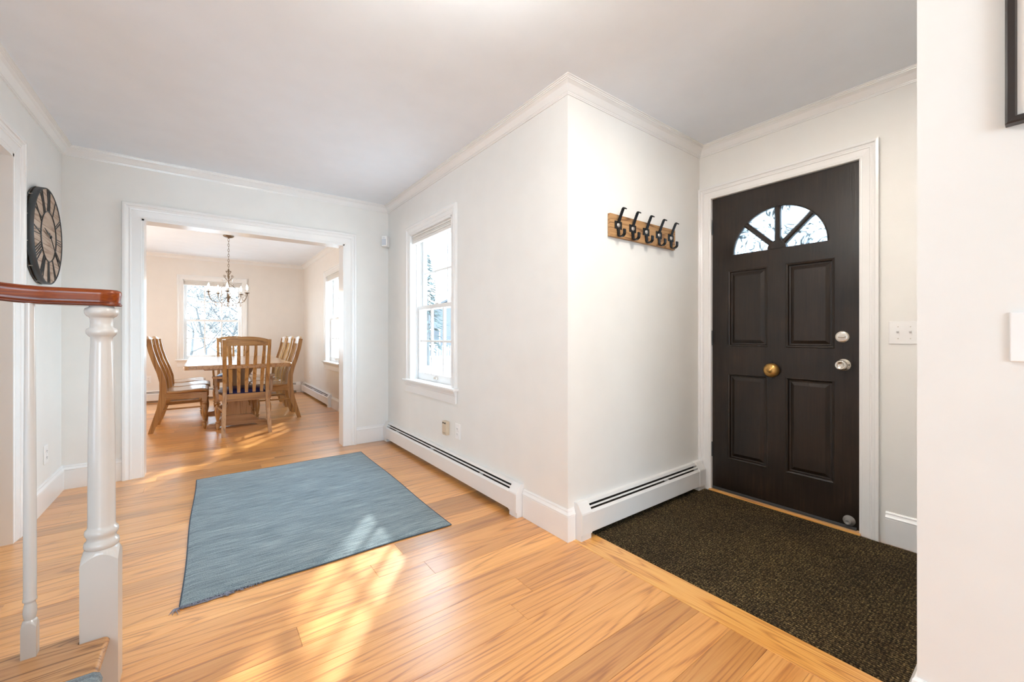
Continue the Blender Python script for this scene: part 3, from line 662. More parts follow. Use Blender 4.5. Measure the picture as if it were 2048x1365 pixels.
# ------------------------------------------------------------------ coat rack
t = thing('coat_rack', (1.83, WY, 1.637), 'wooden board coat rack with five black iron hooks left of the front door', 'coat rack')
MB().box((0, -0.020, 0), (0.652, -0.001, 0.13), 0.0015).build('board', 'rack_wood', t, {'shift': 2.3, 'tone': 0.5})
for i in range(5):
    x = 0.068+0.1325*i; b = MB()
    zc = 0.070
    b.prism([(x-0.031, zc-0.022), (x-0.012, zc-0.022), (x-0.012, zc-0.034), (x+0.012, zc-0.034), (x+0.012, zc-0.022), (x+0.031, zc-0.022), (x+0.031, zc+0.022), (x-0.031, zc+0.022)], 'Y', -0.0235, -0.020)
    def strap(path, w):       # flat bar bent in the y-z plane
        n = len(path); v = []; f = []
        for k, (y, z) in enumerate(path):
            p, q = path[max(k-1, 0)], path[min(k+1, n-1)]; dy, dz = q[0]-p[0], q[1]-p[1]; l = math.hypot(dy, dz); ny, nz = -dz/l*0.003, dy/l*0.003
            v += [(x-w, y-ny, z-nz), (x+w, y-ny, z-nz), (x+w, y+ny, z+nz), (x-w, y+ny, z+nz)]
        for k in range(n-1):
            for q in range(4): f.append((k*4+q, k*4+(q+1) % 4, (k+1)*4+(q+1) % 4, (k+1)*4+q))
        f += [(3, 2, 1, 0), (n*4-4, n*4-3, n*4-2, n*4-1)]
        b.add(v, f)
    strap([(-0.024, zc+0.010), (-0.028, zc+0.022), (-0.040, zc+0.052), (-0.055, zc+0.084), (-0.060, zc+0.089), (-0.066, zc+0.089), (-0.074, zc+0.082)], 0.0095)
    strap([(-0.024, zc-0.022), (-0.024, zc-0.045)] + [(-0.045+0.021*math.cos(a), zc-0.05-0.019*math.sin(a)) for a in (0.2, 0.6, 1.0, 1.4, 1.8, 2.2, 2.6, 2.9)] + [(-0.066, zc-0.040), (-0.066, zc-0.030)], 0.0105)
    hk = b.build('hook', 'iron', t)
    MB().lathe([(0.013, 0), (0.012, 0.003), (0.004, 0.0045)], mat=Matrix.Translation((x, -0.0235, zc)) @ Matrix.Rotation(PI/2, 4, 'X'), seg=14).build('screw', 'screw', hk)

# ------------------------------------------------------------------ clock (local: x right as the viewer sees it, y out towards the viewer is -y, z up)
CR = 0.288
t = thing('wall_clock', (LX, 3.672, 1.671), 'large round wooden clock with Roman numerals in a dark metal rim', 'clock', None, PI/2)
yf = -0.040
rot = Matrix.Rotation(PI/2, 4, 'X')
b = MB(); b.lathe([(CR-0.003, 0.016), (CR, 0.016), (CR, 0.043), (CR-0.003, 0.043), (CR-0.003, 0.016)], mat=rot, seg=64); b.build('rim', 'clock_metal', t)
bands = [(-CR, -0.165), (-0.165, -0.055), (-0.055, 0.055), (0.055, 0.165), (0.165, CR)]
for i, (z0, z1) in enumerate(bands):
    g = 0.0012; z0 += g; z1 -= g; r = CR-0.004; K = 14; poly = []
    z0c, z1c = max(z0, -r+0.0005), min(z1, r-0.0005)
    for k in range(K+1): z = z0c+(z1c-z0c)*k/K; poly.append((math.sqrt(max(0, r*r-z*z)), z))
    for k in range(K, -1, -1): z = z0c+(z1c-z0c)*k/K; poly.append((-math.sqrt(max(0, r*r-z*z)), z))
    MB().prism(poly, 'Y', yf, yf+0.016).build('board', 'clock_wood', t, {'shift': 1.7*i, 'tone': 0.35+0.1*(i % 3)})
b = MB(); b.tube([((CR-0.002)*math.cos(2*PI*k/64), -0.006, (CR-0.002)*math.sin(2*PI*k/64)) for k in range(64)], 0.003, 6, closed=True); b.build('back_ring', 'clock_metal', t)
for k in range(12):
    a = 2*PI*(k+0.5)/12; MB().tube([((CR-0.002)*math.cos(a), -0.006, (CR-0.002)*math.sin(a)), ((CR-0.002)*math.cos(a), -0.022, (CR-0.002)*math.sin(a))], 0.003, 6).build('spacer', 'screw', t)
b = MB(); b.tube([(0.150*math.cos(2*PI*k/48), yf-0.003, 0.150*math.sin(2*PI*k/48)) for k in range(48)], 0.0028, 5, closed=True); b.build('inner_ring', 'clock_metal', t)
b = MB(); b.tube([((CR-0.005)*math.cos(2*PI*k/64), yf-0.002, (CR-0.005)*math.sin(2*PI*k/64)) for k in range(64)], 0.003, 5, closed=True); b.build('outer_ring', 'clock_metal', t)
ROMAN = ['XII', 'I', 'II', 'III', 'IV', 'V', 'VI', 'VII', 'VIII', 'IX', 'X', 'XI']
def numeral(txt, hour):
    wid = {'I': 0.017, 'V': 0.034, 'X': 0.036}; tot = sum(wid[c] for c in txt); b = MB(); x = -tot/2
    r0, r1 = 0.152, CR-0.006; ang = -hour*PI/6
    Mx = Matrix.Rotation(-ang, 4, 'Y')
    def bar(xa, ra, xb, rb):
        d = Vector((xb-xa, 0, rb-ra)).normalized(); n = Vector((d.z, 0, -d.x))*0.0016
        p = Vector((xa, 0, ra)); q = Vector((xb, 0, rb)); yy = Vector((0, yf-0.004, 0)); y2 = Vector((0, yf+0.001, 0))
        v = [p+n+yy, p-n+yy, q-n+yy, q+n+yy, p+n+y2, p-n+y2, q-n+y2, q+n+y2]
        b.add(v, [(0,1,2,3),(7,6,5,4),(0,4,5,1),(1,5,6,2),(2,6,7,3),(3,7,4,0)], False, Mx)
    for c in txt:
        w = wid[c]; xc = x+w/2; q = w*0.40; s0 = 0.78
        if c == 'I': bar(xc*s0, r0, xc, r1)
        elif c == 'V': bar(xc*s0, r0, xc-q, r1); bar(xc*s0, r0, xc+q, r1)
        else: bar(xc*s0-q*0.8, r0, xc+q, r1); bar(xc*s0+q*0.8, r0, xc-q, r1)
        x += w
    return b.build('numeral', 'clock_metal', t)
for hh, txt in enumerate(ROMAN): numeral(txt, hh)
def hand(nm, ang, l, w):
    Mx = Matrix.Rotation(ang, 4, 'Y'); b = MB()
    b.prism([(-w*0.5, -l*0.15), (w*0.5, -l*0.15), (w, l*0.55), (0, l), (-w, l*0.55)], 'Y', yf-0.012, yf-0.009, Mx); return b.build(nm, 'iron', t)
hand('hour_hand', math.radians(285), 0.125, 0.006); hand('minute_hand', math.radians(130), 0.20, 0.003)
MB().lathe([(0.012, 0), (0.010, 0.006), (0.003, 0.008)], mat=Matrix.Translation((0, yf-0.008, 0)) @ rot, seg=14).build('hub', 'iron', t)

# ------------------------------------------------------------------ rug
def rug():
    t = thing('area_rug', (0.53, 2.96, 0.0), 'blue-grey wool rug with a frayed corner on the hall floor', 'rug')
    P0, P1, P2, P3 = Vector((-0.079, 2.073, 0)), Vector((1.112, 2.066, 0)), Vector((1.147, 3.848, 0)), Vector((-0.05, 3.823, 0))
    nx, ny = 40, 56; v = []; f = []; r = random.Random(5)
    for j in range(ny+1):
        for i in range(nx+1):
            a, c = i/nx, j/ny; p = P0*(1-a)*(1-c)+P1*a*(1-c)+P2*a*c+P3*(1-a)*c
            e = min(min(a, 1-a)*1.19, min(c, 1-c)*1.78); z = 0.0115-0.006*max(0, 1-e/0.012)**2 + r.uniform(-0.0004, 0.0004)
            p.x += 0.004*math.sin(c*9+a*3)*(abs(a-0.5)*2)**3; p.y += 0.004*math.sin(a*11)*(abs(c-0.5)*2)**3
            v.append((p.x-0.53, p.y-2.96, z))
    for j in range(ny):
        for i in range(nx): k = j*(nx+1)+i; f.append((k, k+1, k+nx+2, k+nx+1))
    b = MB(); b.add(v, f, True)
    edge = [i for i in range(nx+1)] + [j*(nx+1)+nx for j in range(1, ny+1)] + [ny*(nx+1)+i for i in range(nx-1, -1, -1)] + [j*(nx+1) for j in range(ny-1, 0, -1)]
    ev = [v[i] for i in edge]; n = len(ev)
    b.add(ev + [(p[0], p[1], 0.0008) for p in ev], [(k, n+k, n+(k+1) % n, (k+1) % n) for k in range(n)])
    b.build('pile', 'rug', t)
    bb = MB(); bb.tube([(p[0]*1.002, p[1]*1.001, 0.0042) for p in ev], 0.0032, 6, closed=True); bb.build('binding', 'rug_edge', t)
    fr = MB()                                   # frayed near-left corner: loose yarn
    for k in range(90):
        s_ = r.random()**1.3*0.27; q = P0.lerp(P1, s_/1.19); q = Vector((q.x-0.53, q.y-2.96, 0.006))
        l = r.uniform(0.008, 0.022); a = -PI/2+r.uniform(-1.1, 1.1)
        fr.tube([q, q+Vector((math.cos(a)*l*0.5, math.sin(a)*l*0.5, r.uniform(-0.002, 0.004))), q+Vector((math.cos(a+0.5)*l, math.sin(a+0.5)*l, -0.003))], [0.0016, 0.0014, 0.0007], 4)
    c0 = Vector((P0.x-0.53, P0.y-2.96, 0.004))
    for k in range(9):
        a = PI+0.7+r.uniform(-0.5, 0.5); l = r.uniform(0.02, 0.05)
        fr.tube([c0, c0+Vector((math.cos(a)*l*0.5, math.sin(a)*l*0.5, 0.003)), c0+Vector((math.cos(a+0.4)*l, math.sin(a+0.4)*l, -0.002))], [0.0022, 0.0018, 0.0009], 4)
    d = P0.lerp(P1, 0.13); d = Vector((d.x-0.53, d.y-2.96-0.01, 0.006))
    for k in range(26):
        a = r.uniform(0, 2*PI); l = r.uniform(0.008, 0.02); fr.tube([d+Vector((r.uniform(-.018, .018), r.uniform(-.006, .006), 0)), d+Vector((math.cos(a)*l, math.sin(a)*l*0.6, 0.004)), d+Vector((math.cos(a+1)*l, math.sin(a+1)*l*0.6, -0.003))], 0.0016, 4)
    fr.tube([(c0.x-0.005, c0.y-0.004, 0.004), (c0.x+0.07, c0.y-0.012, 0.0035), (c0.x+0.13, c0.y-0.011, 0.0035), (c0.x+0.17, c0.y-0.008, 0.005)], 0.0028, 5)
    o = fr.build('frayed_yarn', 'fringe', t); o['kind'] = 'stuff'; o['label'] = 'loose grey-blue yarn at the frayed corner'
rug()

# ------------------------------------------------------------------ staircase, railing, runner
TZ = 0.175
t = thing('staircase', (-0.23, 1.2, 0), 'oak stair treads with white risers rising left of the newel post', 'staircase')
for k in range(3):
    x1 = -0.026-0.254*k + 0.03; x1 = 0.0-0.254*k; z = TZ*(k+1)
    b = MB(); y0, y1 = -0.85, 0.562
    if k == 0:     # notched round the newel: main board and the strip behind the post
        b.box((-0.30, y0, z-0.027), (-0.012, 0.508, z)); b.box((-0.30, 0.508, z-0.027), (-0.066, y1, z))
        b.lathe([(0.0135, y0), (0.0135, 0.508)], mat=Matrix.Translation((-0.0125, 0, z-0.0135)) @ Matrix.Rotation(-PI/2, 4, 'X'), seg=14)
    else:
        b.box((x1-0.30, y0, z-0.027), (x1-0.012, y1, z)); b.lathe([(0.0135, y0), (0.0135, y1)], mat=Matrix.Translation((x1-0.0125, 0, z-0.0135)) @ Matrix.Rotation(-PI/2, 4, 'X'), seg=14)
    b.build('tread', 'tread', t, {'shift': 3.1*k, 'tone': 0.5})
    MB().box((x1-0.045, y0, z-TZ), (x1-0.026, y1-0.03, z-0.027)).build('riser', 'trim', t)
b = MB().box((-0.30, 0.512, 0), (-0.068, 0.532, TZ-0.027)); b.build('stringer', 'trim', t)

r_ = thing('stair_railing', (-0.252, 1.751, 0), 'white turned newel post and slim baluster under a polished cherry handrail', 'stair railing')
hb = 0.041
N4 = 24
def tongue(b, cx, cy_, hb, z0, zc, zt, rt):
    # square block whose top is a cone: each face meets it in an arch, the corners come lowest
    ns = 10; per = []
    for c in range(4):
        a0 = -PI/4+PI/2*c
        for k in range(ns): per.append((c, -1+2*k/ns))
    pts = []
    for c, u in per:
        a = PI/2*c; nx_, ny_ = math.cos(a), math.sin(a); pts.append((hb*nx_-hb*u*ny_, hb*ny_+hb*u*nx_))
    n = len(pts); v = []; f = []
    for (x, y) in pts: v.append((cx+x, cy_+y, z0))
    for (x, y) in pts:
        d = (math.hypot(x, y)-hb)/(hb*(math.sqrt(2)-1)); v.append((cx+x, cy_+y, zt-(zt-zc)*(0.35+0.65*d)))
    for (x, y) in pts:
        r = math.hypot(x, y); v.append((cx+x/r*hb*0.97, cy_+y/r*hb*0.97, zt-(zt-zc)*0.2))
    for (x, y) in pts:
        r = math.hypot(x, y); v.append((cx+x/r*rt, cy_+y/r*rt, zt))
    for i in range(3):
        for k in range(n): f.append((i*n+k, i*n+(k+1) % n, (i+1)*n+(k+1) % n, (i+1)*n+k))
    f += [tuple(range(n-1, -1, -1)), tuple(range(3*n, 4*n))]
    b.add(v, f)
b = MB(); tongue(b, 0, 0, hb, 0, 0.398, 0.434, 0.034)
b.lathe([(0.034, 0.430), (0.0385, 0.434), (0.0400, 0.442), (0.0385, 0.451), (0.0335, 0.456), (0.0325, 0.462), (0.0345, 0.468), (0.0375, 0.474), (0.0385, 0.480), (0.0370, 0.487), (0.0325, 0.491), (0.0310, 0.50), (0.0308, 0.60), (0.0300, 0.75), (0.0285, 0.90), (0.0262, 1.00), (0.0245, 1.052), (0.0245, 1.068), (0.030, 1.074), (0.0345, 1.081), (0.0350, 1.087), (0.0335, 1.094), (0.026, 1.099), (0.0255, 1.112), (0.0262, 1.126), (0.0285, 1.130), (0.033, 1.133), (0.0375, 1.141), (0.0385, 1.148), (0.0365, 1.156), (0.028, 1.160), (0.027, 1.166)], seg=40)
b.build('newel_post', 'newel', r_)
bx, by = -0.1415, -0.018
b = MB(); tongue(b, bx, by, 0.0148, TZ, 0.258, 0.279, 0.0105)
b.lathe([(0.0105, 0.276), (0.0128, 0.286), (0.0138, 0.298), (0.0132, 0.310), (0.0108, 0.323), (0.0106, 0.327), (0.0138, 0.330), (0.0142, 0.334), (0.0132, 0.338), (0.0128, 0.342), (0.0130, 0.45), (0.0126, 0.60), (0.0115, 0.85), (0.0098, 1.17)], c=(bx, by, 0), seg=20)
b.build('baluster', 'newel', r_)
# handrail: moulded profile swept along a rising path, with a rounded end over the newel
half = [(0.021, 0.0), (0.028, 0.0008), (0.0300, 0.0035), (0.0288, 0.0070), (0.0262, 0.0090), (0.0258, 0.0115), (0.0262, 0.017), (0.0272, 0.024), (0.0284, 0.031), (0.0292, 0.037), (0.0288, 0.0425), (0.0262, 0.047), (0.018, 0.0503), (0.006, 0.0515)]
prof = [(-a, z) for a, z in half] + list(reversed(half)); kk = len(prof)
secs = []
for q in range(13):       # quarter-ellipse cap: lateral scale grows from 0 to 1
    th = PI/2*q/12; secs.append((0.046-0.040*(1-math.cos(th)) if False else 0.046*math.cos(th), 1.1635, max(0.04, math.sin(th)**0.8)))
for k in range(1, 30):
    x = -0.03*k; secs.append((x, 1.1635+(0.55*(-x-0.10)**1.9 if x < -0.10 else 0), 1))
v = []; f = []
for x, z, s_ in secs:
    for a, h_ in prof:
        xx = x - (0.0305-abs(a))*0.9 if x > 0 else x
        v.append((max(xx, 0) if x > 0 else xx, a*s_*(1.22 if x > -0.10 else 1.05), z+h_))
for i in range(len(secs)-1):
    for q in range(kk): f.append((i*kk+q, i*kk+(q+1) % kk, (i+1)*kk+(q+1) % kk, (i+1)*kk+q))
b = MB(); b.add(v, f, True); b.add(v[:kk], [tuple(range(kk))]); b.add(v[-kk:], [tuple(range(kk))])
b.build('handrail', 'rail', r_)
# blue runner on the treads
b = MB(); sec = []
for k in range(2):
    x = -0.23-0.254*k+0.006; z = TZ*(k+1)
    sec += [(x-0.035, z-TZ+0.012), (x-0.035, z-0.032), (x-0.002, z-0.030), (x+0.006, z-0.014), (x, z+0.004), (x-0.012, z+0.010), (x-0.215, z+0.010)]
top = sec; bot = [(x-0.006, z-0.007) for x, z in sec]
n = len(top); v = [(x, 0.86, z) for x, z in top]+[(x, 1.53, z) for x, z in top]+[(x, 0.86, z) for x, z in bot]+[(x, 1.53, z) for x, z in bot]; f = []
for i in range(n-1): f += [(i, i+1, n+i+1, n+i), (2*n+i, 3*n+i, 3*n+i+1, 2*n+i+1), (n+i, n+i+1, 3*n+i+1, 3*n+i), (i, 2*n+i, 2*n+i+1, i+1)]
b.add(v, f, True); rn = b.build('stair_runner', 'rug'); tag(rn, 'blue-grey carpet runner wrapped over the bottom stair tread', 'carpet runner')

# ------------------------------------------------------------------ dining chairs (local: seat faces +y, rear feet at y = 0, centre x = 0)
def curve_board(b, pts, w, x):     # pts: (y, z, depth) list; board of lateral width w centred on x
    v = []; f = []; n = len(pts)
    for i, (y, z, d) in enumerate(pts):
        p, q = pts[max(i-1, 0)], pts[min(i+1, n-1)]; ty, tz = q[0]-p[0], q[1]-p[1]; l = math.hypot(ty, tz); ny, nz = tz/l*d/2, -ty/l*d/2
        if i == 0: nz = 0
        v += [(x-w/2, y-ny, z-nz), (x+w/2, y-ny, z-nz), (x+w/2, y+ny, z+nz), (x-w/2, y+ny, z+nz)]
    for k in range(n-1):
        for q in range(4): f.append((k*4+q, k*4+(q+1) % 4, (k+1)*4+(q+1) % 4, (k+1)*4+q))
    f += [(3, 2, 1, 0), (n*4-4, n*4-3, n*4-2, n*4-1)]
    b.add(v, f)
def stile_y(z):
    P_ = [(0, 0.0), (0.12, 0.035), (0.25, 0.075), (0.36, 0.098), (0.46, 0.106), (0.56, 0.100), (0.66, 0.075), (0.78, 0.035), (0.9, 0.002), (1.0, -0.016), (1.06, -0.022)]
    for (z0, y0), (z1, y1) in zip(P_, P_[1:]):
        if z <= z1: return y0+(y1-y0)*(z-z0)/(z1-z0)
    return P_[-1][1]
FRONT_LEG = [(0.011, 0.0), (0.014, 0.012), (0.020, 0.055), (0.013, 0.068), (0.013, 0.074), (0.022, 0.080), (0.022, 0.090), (0.013, 0.096), (0.013, 0.103), (0.018, 0.125), (0.026, 0.175), (0.0285, 0.215), (0.025, 0.250), (0.016, 0.278), (0.015, 0.284), (0.027, 0.290), (0.027, 0.302), (0.017, 0.308), (0.024, 0.322)]
def make_chair(name, arms, label):
    t = thing(name, (0, 0, 0), label, 'chair', None)
    hw = 0.205; fwx = 0.240 if not arms else 0.250
    zs = [0.0, 0.06, 0.12, 0.19, 0.25, 0.31, 0.36, 0.41, 0.46, 0.51, 0.56, 0.61, 0.66, 0.72, 0.78, 0.84, 0.9, 0.95, 1.0, 1.03]
    for s in (-1, 1):
        b = MB(); curve_board(b, [(stile_y(z), z, 0.046+0.02*math.exp(-((z-0.40)/0.2)**2)) for z in zs], 0.036, 0.0)
        b.v = [(p[0]+s*(hw-0.008+0.016*max(0, (0.42-p[2])/0.42)+0.008*max(0, (p[2]-0.55)/0.5)), p[1], p[2]) for p in b.v]
        
        b.build('rear_leg', 'chair', t)
        b = MB(); b.lathe(FRONT_LEG, c=(s*fwx, 0.47, 0), seg=14); b.box((s*fwx-0.025, 0.445, 0.318), (s*fwx+0.025, 0.495, 0.425), 0.003); b.build('front_leg', 'chair', t)
        b = MB(); x0, x1 = s*(hw), s*(fwx); z0, z1 = 0.358, 0.425
        b.add([(x0-0.011, 0.12, z0), (x0+0.011, 0.12, z0), (x1+0.011, 0.45, z0), (x1-0.011, 0.45, z0), (x0-0.011, 0.12, z1), (x0+0.011, 0.12, z1), (x1+0.011, 0.45, z1), (x1-0.011, 0.45, z1)], [(0,3,2,1),(4,5,6,7),(0,1,5,4),(1,2,6,5),(2,3,7,6),(3,0,4,7)]); b.build('side_rail', 'chair_y', t)
        MB().tube([(s*hw, 0.078, 0.250), (s*fwx, 0.47, 0.258)], 0.0095, 8).build('stretcher', 'chair_y', t)
    MB().box((-fwx+0.02, 0.458, 0.358), (fwx-0.02, 0.482, 0.425)).build('front_rail', 'chair_x', t)
    MB().box((-hw+0.012, 0.085, 0.358), (hw-0.012, 0.115, 0.44), 0.003).build('back_rail', 'chair_x', t)
    # crest rail: arched board
    v = []; f = []; K = 14; W_ = hw+0.004
    for k in range(K+1):
        u = -1+2*k/K; x = u*(W_-0.016); zt = 1.062-0.03*u*u; zb = 0.962; bow = -0.02*(1-u*u)
        for (zz, yo) in ((zb, stile_y(zb)-0.012), (zb, stile_y(zb)+0.012), (zt, stile_y(zt)+0.010), (zt, stile_y(zt)-0.012)): v.append((x, yo+bow, zz))
    for k in range(K):
        for q in range(4): f.append((k*4+q, k*4+(q+1) % 4, (k+1)*4+(q+1) % 4, (k+1)*4+q))
    f += [(3, 2, 1, 0), (K*4, K*4+1, K*4+2, K*4+3)]
    b = MB(); b.add(v, f); b.build('crest_rail', 'chair_x', t)
    for i in range(5):
        u = (i-2)/2; x = u*0.150; b = MB(); bow = -0.02*(1-(x/hw)**2)
        n = 12; v = []; f = []
        for k in range(n+1):
            z = 0.43+(0.97-0.43)*k/n; xx = x*(0.94+0.10*k/n); y = stile_y(z)+bow*(k/n) ; w = 0.0145+0.003*math.sin(PI*k/n)
            v += [(xx-w, y-0.006, z), (xx+w, y-0.006, z), (xx+w, y+0.006, z), (xx-w, y+0.006, z)]
        for k in range(n):
            for q in range(4): f.append((k*4+q, k*4+(q+1) % 4, (k+1)*4+(q+1) % 4, (k+1)*4+q))
        b.add(v, f); b.build('slat', 'chair', t)
    # saddle seat
    nx, ny = 12, 14; v = []; f = []
    def sz(u, c):
        z = 0.452 - 0.010*math.sin(PI*min(1, c/0.75)) + 0.006*math.sin(PI*c) + (0.012*c) - 0.016*max(0, (c-0.86)/0.14)**2
        return z - 0.006*(1-u*u)*math.sin(PI*c)
    for lay in (0, 1):
        for j in range(ny+1):
            for i in range(nx+1):
                u = -1+2*i/nx; c = j/ny; w = (hw+0.022)*(1-c)+(fwx+0.034)*c
                if c < 0.12: w = min(w, hw-0.019) 
                y = 0.085+c*0.425; z = sz(u, c)-(0.026 if lay else 0); v.append((u*w*(0.985 if lay else 1), y, z))
    S = (nx+1)*(ny+1)
    for j in range(ny):
        for i in range(nx):
            k = j*(nx+1)+i; f.append((k, k+1, k+nx+2, k+nx+1)); f.append((S+k, S+k+nx+1, S+k+nx+2, S+k+1))
    ring = [i for i in range(nx+1)] + [j*(nx+1)+nx for j in range(1, ny+1)] + [ny*(nx+1)+i for i in range(nx-1, -1, -1)] + [j*(nx+1) for j in range(ny-1, 0, -1)]
    nr = len(ring)
    for k in range(nr): a, c = ring[k], ring[(k+1) % nr]; f.append((a, S+a, S+c, c))
    b = MB(); b.add(v, f, True)
    if not arms: b.build('seat', 'chair_seat', t)
    else:
        v2 = []; f2 = []; nx2, ny2 = 14, 14
        b2 = MB(); b2.box((-hw+0.01, 0.10, 0.425), (hw-0.01, 0.50, 0.44)); b2.build('seat', 'chair_seat', t)
        for j in range(ny2+1):
            for i in range(nx2+1):
                u = -1+2*i/nx2; c = -1+2*j/ny2; e = (1-abs(u)**3.2)*(1-abs(c)**3.2); w = (hw-0.012)*(1-(c+1)/2)+(fwx+0.01)*(c+1)/2
                v2.append((u*w, 0.315+c*0.225, 0.438+0.058*max(0, e)**0.42))
        for j in range(ny2):
            for i in range(nx2): k = j*(nx2+1)+i; f2.append((k, k+1, k+nx2+2, k+nx2+1))
        b3 = MB(); b3.add(v2, f2, True); rg = [i for i in range(nx2+1)] + [j*(nx2+1)+nx2 for j in range(1, ny2+1)] + [ny2*(nx2+1)+i for i in range(nx2-1, -1, -1)] + [j*(nx2+1) for j in range(ny2-1, 0, -1)]
        b3.add([v2[i] for i in rg], [tuple(range(len(rg)))]); b3.build('seat_cushion', 'navy', t)
        for s in (-1, 1):
            b = MB(); v = []; f = []
            A = [(s*hw, 0.09, 0.620, 0.018), (s*(hw+0.02), 0.17, 0.615, 0.022), (s*(hw+0.05), 0.27, 0.608, 0.028), (s*(hw+0.068), 0.37, 0.605, 0.031), (s*(hw+0.066), 0.45, 0.600, 0.031), (s*(hw+0.06), 0.485, 0.594, 0.022)]
            for (x, y, z, w) in A: v += [(x-w, y, z-0.011), (x+w, y, z-0.011), (x+w, y, z+0.011), (x-w, y, z+0.011)]
            for k in range(len(A)-1):
                for q in range(4): f.append((k*4+q, k*4+(q+1) % 4, (k+1)*4+(q+1) % 4, (k+1)*4+q))
            n4 = len(A)*4; f += [(3, 2, 1, 0), (n4-4, n4-3, n4-2, n4-1)]
            b.add(v, f); arm = b.build('arm', 'chair_y', t)
            b = MB(); v = []; f = []
            for (z, x, y, d) in ((0.36, hw+0.042, 0.36, 0.03), (0.42, hw+0.054, 0.365, 0.032), (0.50, hw+0.062, 0.378, 0.026), (0.56, hw+0.064, 0.392, 0.024), (0.597, hw+0.064, 0.398, 0.03)):
                v += [(s*x-0.013, y-d, z), (s*x+0.013, y-d, z), (s*x+0.013, y+d, z), (s*x-0.013, y+d, z)]
            for k in range(4):
                for q in range(4): f.append((k*4+q, k*4+(q+1) % 4, (k+1)*4+(q+1) % 4, (k+1)*4+q))
            f += [(3, 2, 1, 0), (16, 17, 18, 19)]
            b.add(v, f); b.build('arm_post', 'chair', t)
    return t
GS, GA = 'side chairs along the dining table', 'armchairs at the ends of the dining table'
c0 = make_chair('dining_chair', False, 'oak side chair on the left of the dining table, nearest the doorway')
c0['group'] = GS; c0.location = (-0.475, 6.15, 0); c0.rotation_euler = (0, 0, -PI/2)
spots = [(-0.455, 6.70, -PI/2, 'oak side chair on the left of the dining table, middle of the three'), (-0.505, 7.25, -PI/2, 'oak side chair on the left of the dining table, nearest the window'),
         (0.99, 6.21, PI/2, 'oak side chair on the right of the dining table, nearest the doorway'), (0.985, 6.765, PI/2, 'oak side chair on the right of the dining table, middle of the three'), (0.985, 7.32, PI/2, 'oak side chair on the right of the dining table, farthest from the doorway')]
for x, y, rz, lab in spots:
    c = copy_tree(c0); c.location = (x, y, 0); c.rotation_euler = (0, 0, rz); c['label'] = lab
a0 = make_chair('dining_armchair', True, 'oak armchair with navy seat pad, its slatted back to the doorway')
a0['group'] = GA; a0.location = (0.366, 5.27, 0)
c = copy_tree(a0); c.location = (0.37, 8.10, 0); c.rotation_euler = (0, 0, PI); c['label'] = 'oak armchair with navy seat pad at the far end of the table, facing the hall'

# ------------------------------------------------------------------ dining table
t = thing('dining_table', (0.315, 6.36, 0), 'long oak trestle dining table under the chandelier', 'table')
def rrect(hx, hy, r, n=6):
    p = []
    for cx, cy__, a0_ in ((hx-r, hy-r, 0), (-hx+r, hy-r, PI/2), (-hx+r, -hy+r, PI), (hx-r, -hy+r, 3*PI/2)):
        for k in range(n+1): a = a0_+PI/2*k/n; p.append((cx+r*math.cos(a), cy__+r*math.sin(a)))
    return p
b = MB(); R0, R1 = rrect(0.495, 1.06, 0.05), rrect(0.489, 1.054, 0.046); n = len(R0)
v = [(x, y, 0.718) for x, y in R0]+[(x, y, 0.754) for x, y in R0]+[(x, y, 0.76) for x, y in R1]
f = [tuple(range(n-1, -1, -1)), tuple(range(2*n, 3*n))]+[(i*n+k, i*n+(k+1) % n, (i+1)*n+(k+1) % n, (i+1)*n+k) for i in range(2) for k in range(n)]
b.add(v, f); b.build('tabletop', 'table', t)
for yy in (-0.50, 0.50):
    b = MB().prism([(-0.32, 0.672), (-0.33, 0.685), (-0.33, 0.718), (0.33, 0.718), (0.33, 0.685), (0.32, 0.672)], 'Y', yy-0.035, yy+0.035); b.build('top_cleat', 'table', t)
    foot = [(-0.30, 0.0), (-0.30, 0.03), (-0.27, 0.048), (-0.22, 0.055), (-0.18, 0.085), (-0.14, 0.128), (-0.10, 0.14), (0.10, 0.14), (0.14, 0.128), (0.18, 0.085), (0.22, 0.055), (0.27, 0.048), (0.30, 0.03), (0.30, 0.0), (0.20, 0.0), (0.17, 0.02), (-0.17, 0.02), (-0.20, 0.0)]
    MB().prism(foot, 'Y', yy-0.045, yy+0.045).build('trestle_foot', 'table_foot', t)
    col = [(-0.13, 0.14), (-0.13, 0.20), (-0.10, 0.26), (-0.085, 0.36), (-0.085, 0.48), (-0.10, 0.58), (-0.14, 0.64), (-0.15, 0.672), (0.15, 0.672), (0.14, 0.64), (0.10, 0.58), (0.085, 0.48), (0.085, 0.36), (0.10, 0.26), (0.13, 0.20), (0.13, 0.14)]
    MB().prism(col, 'Y', yy-0.03, yy+0.03).build('pedestal', 'chair', t)
MB().box((-0.028, -0.47, 0.27), (0.028, 0.47, 0.39), 0.004).build('stretcher', 'table', t)

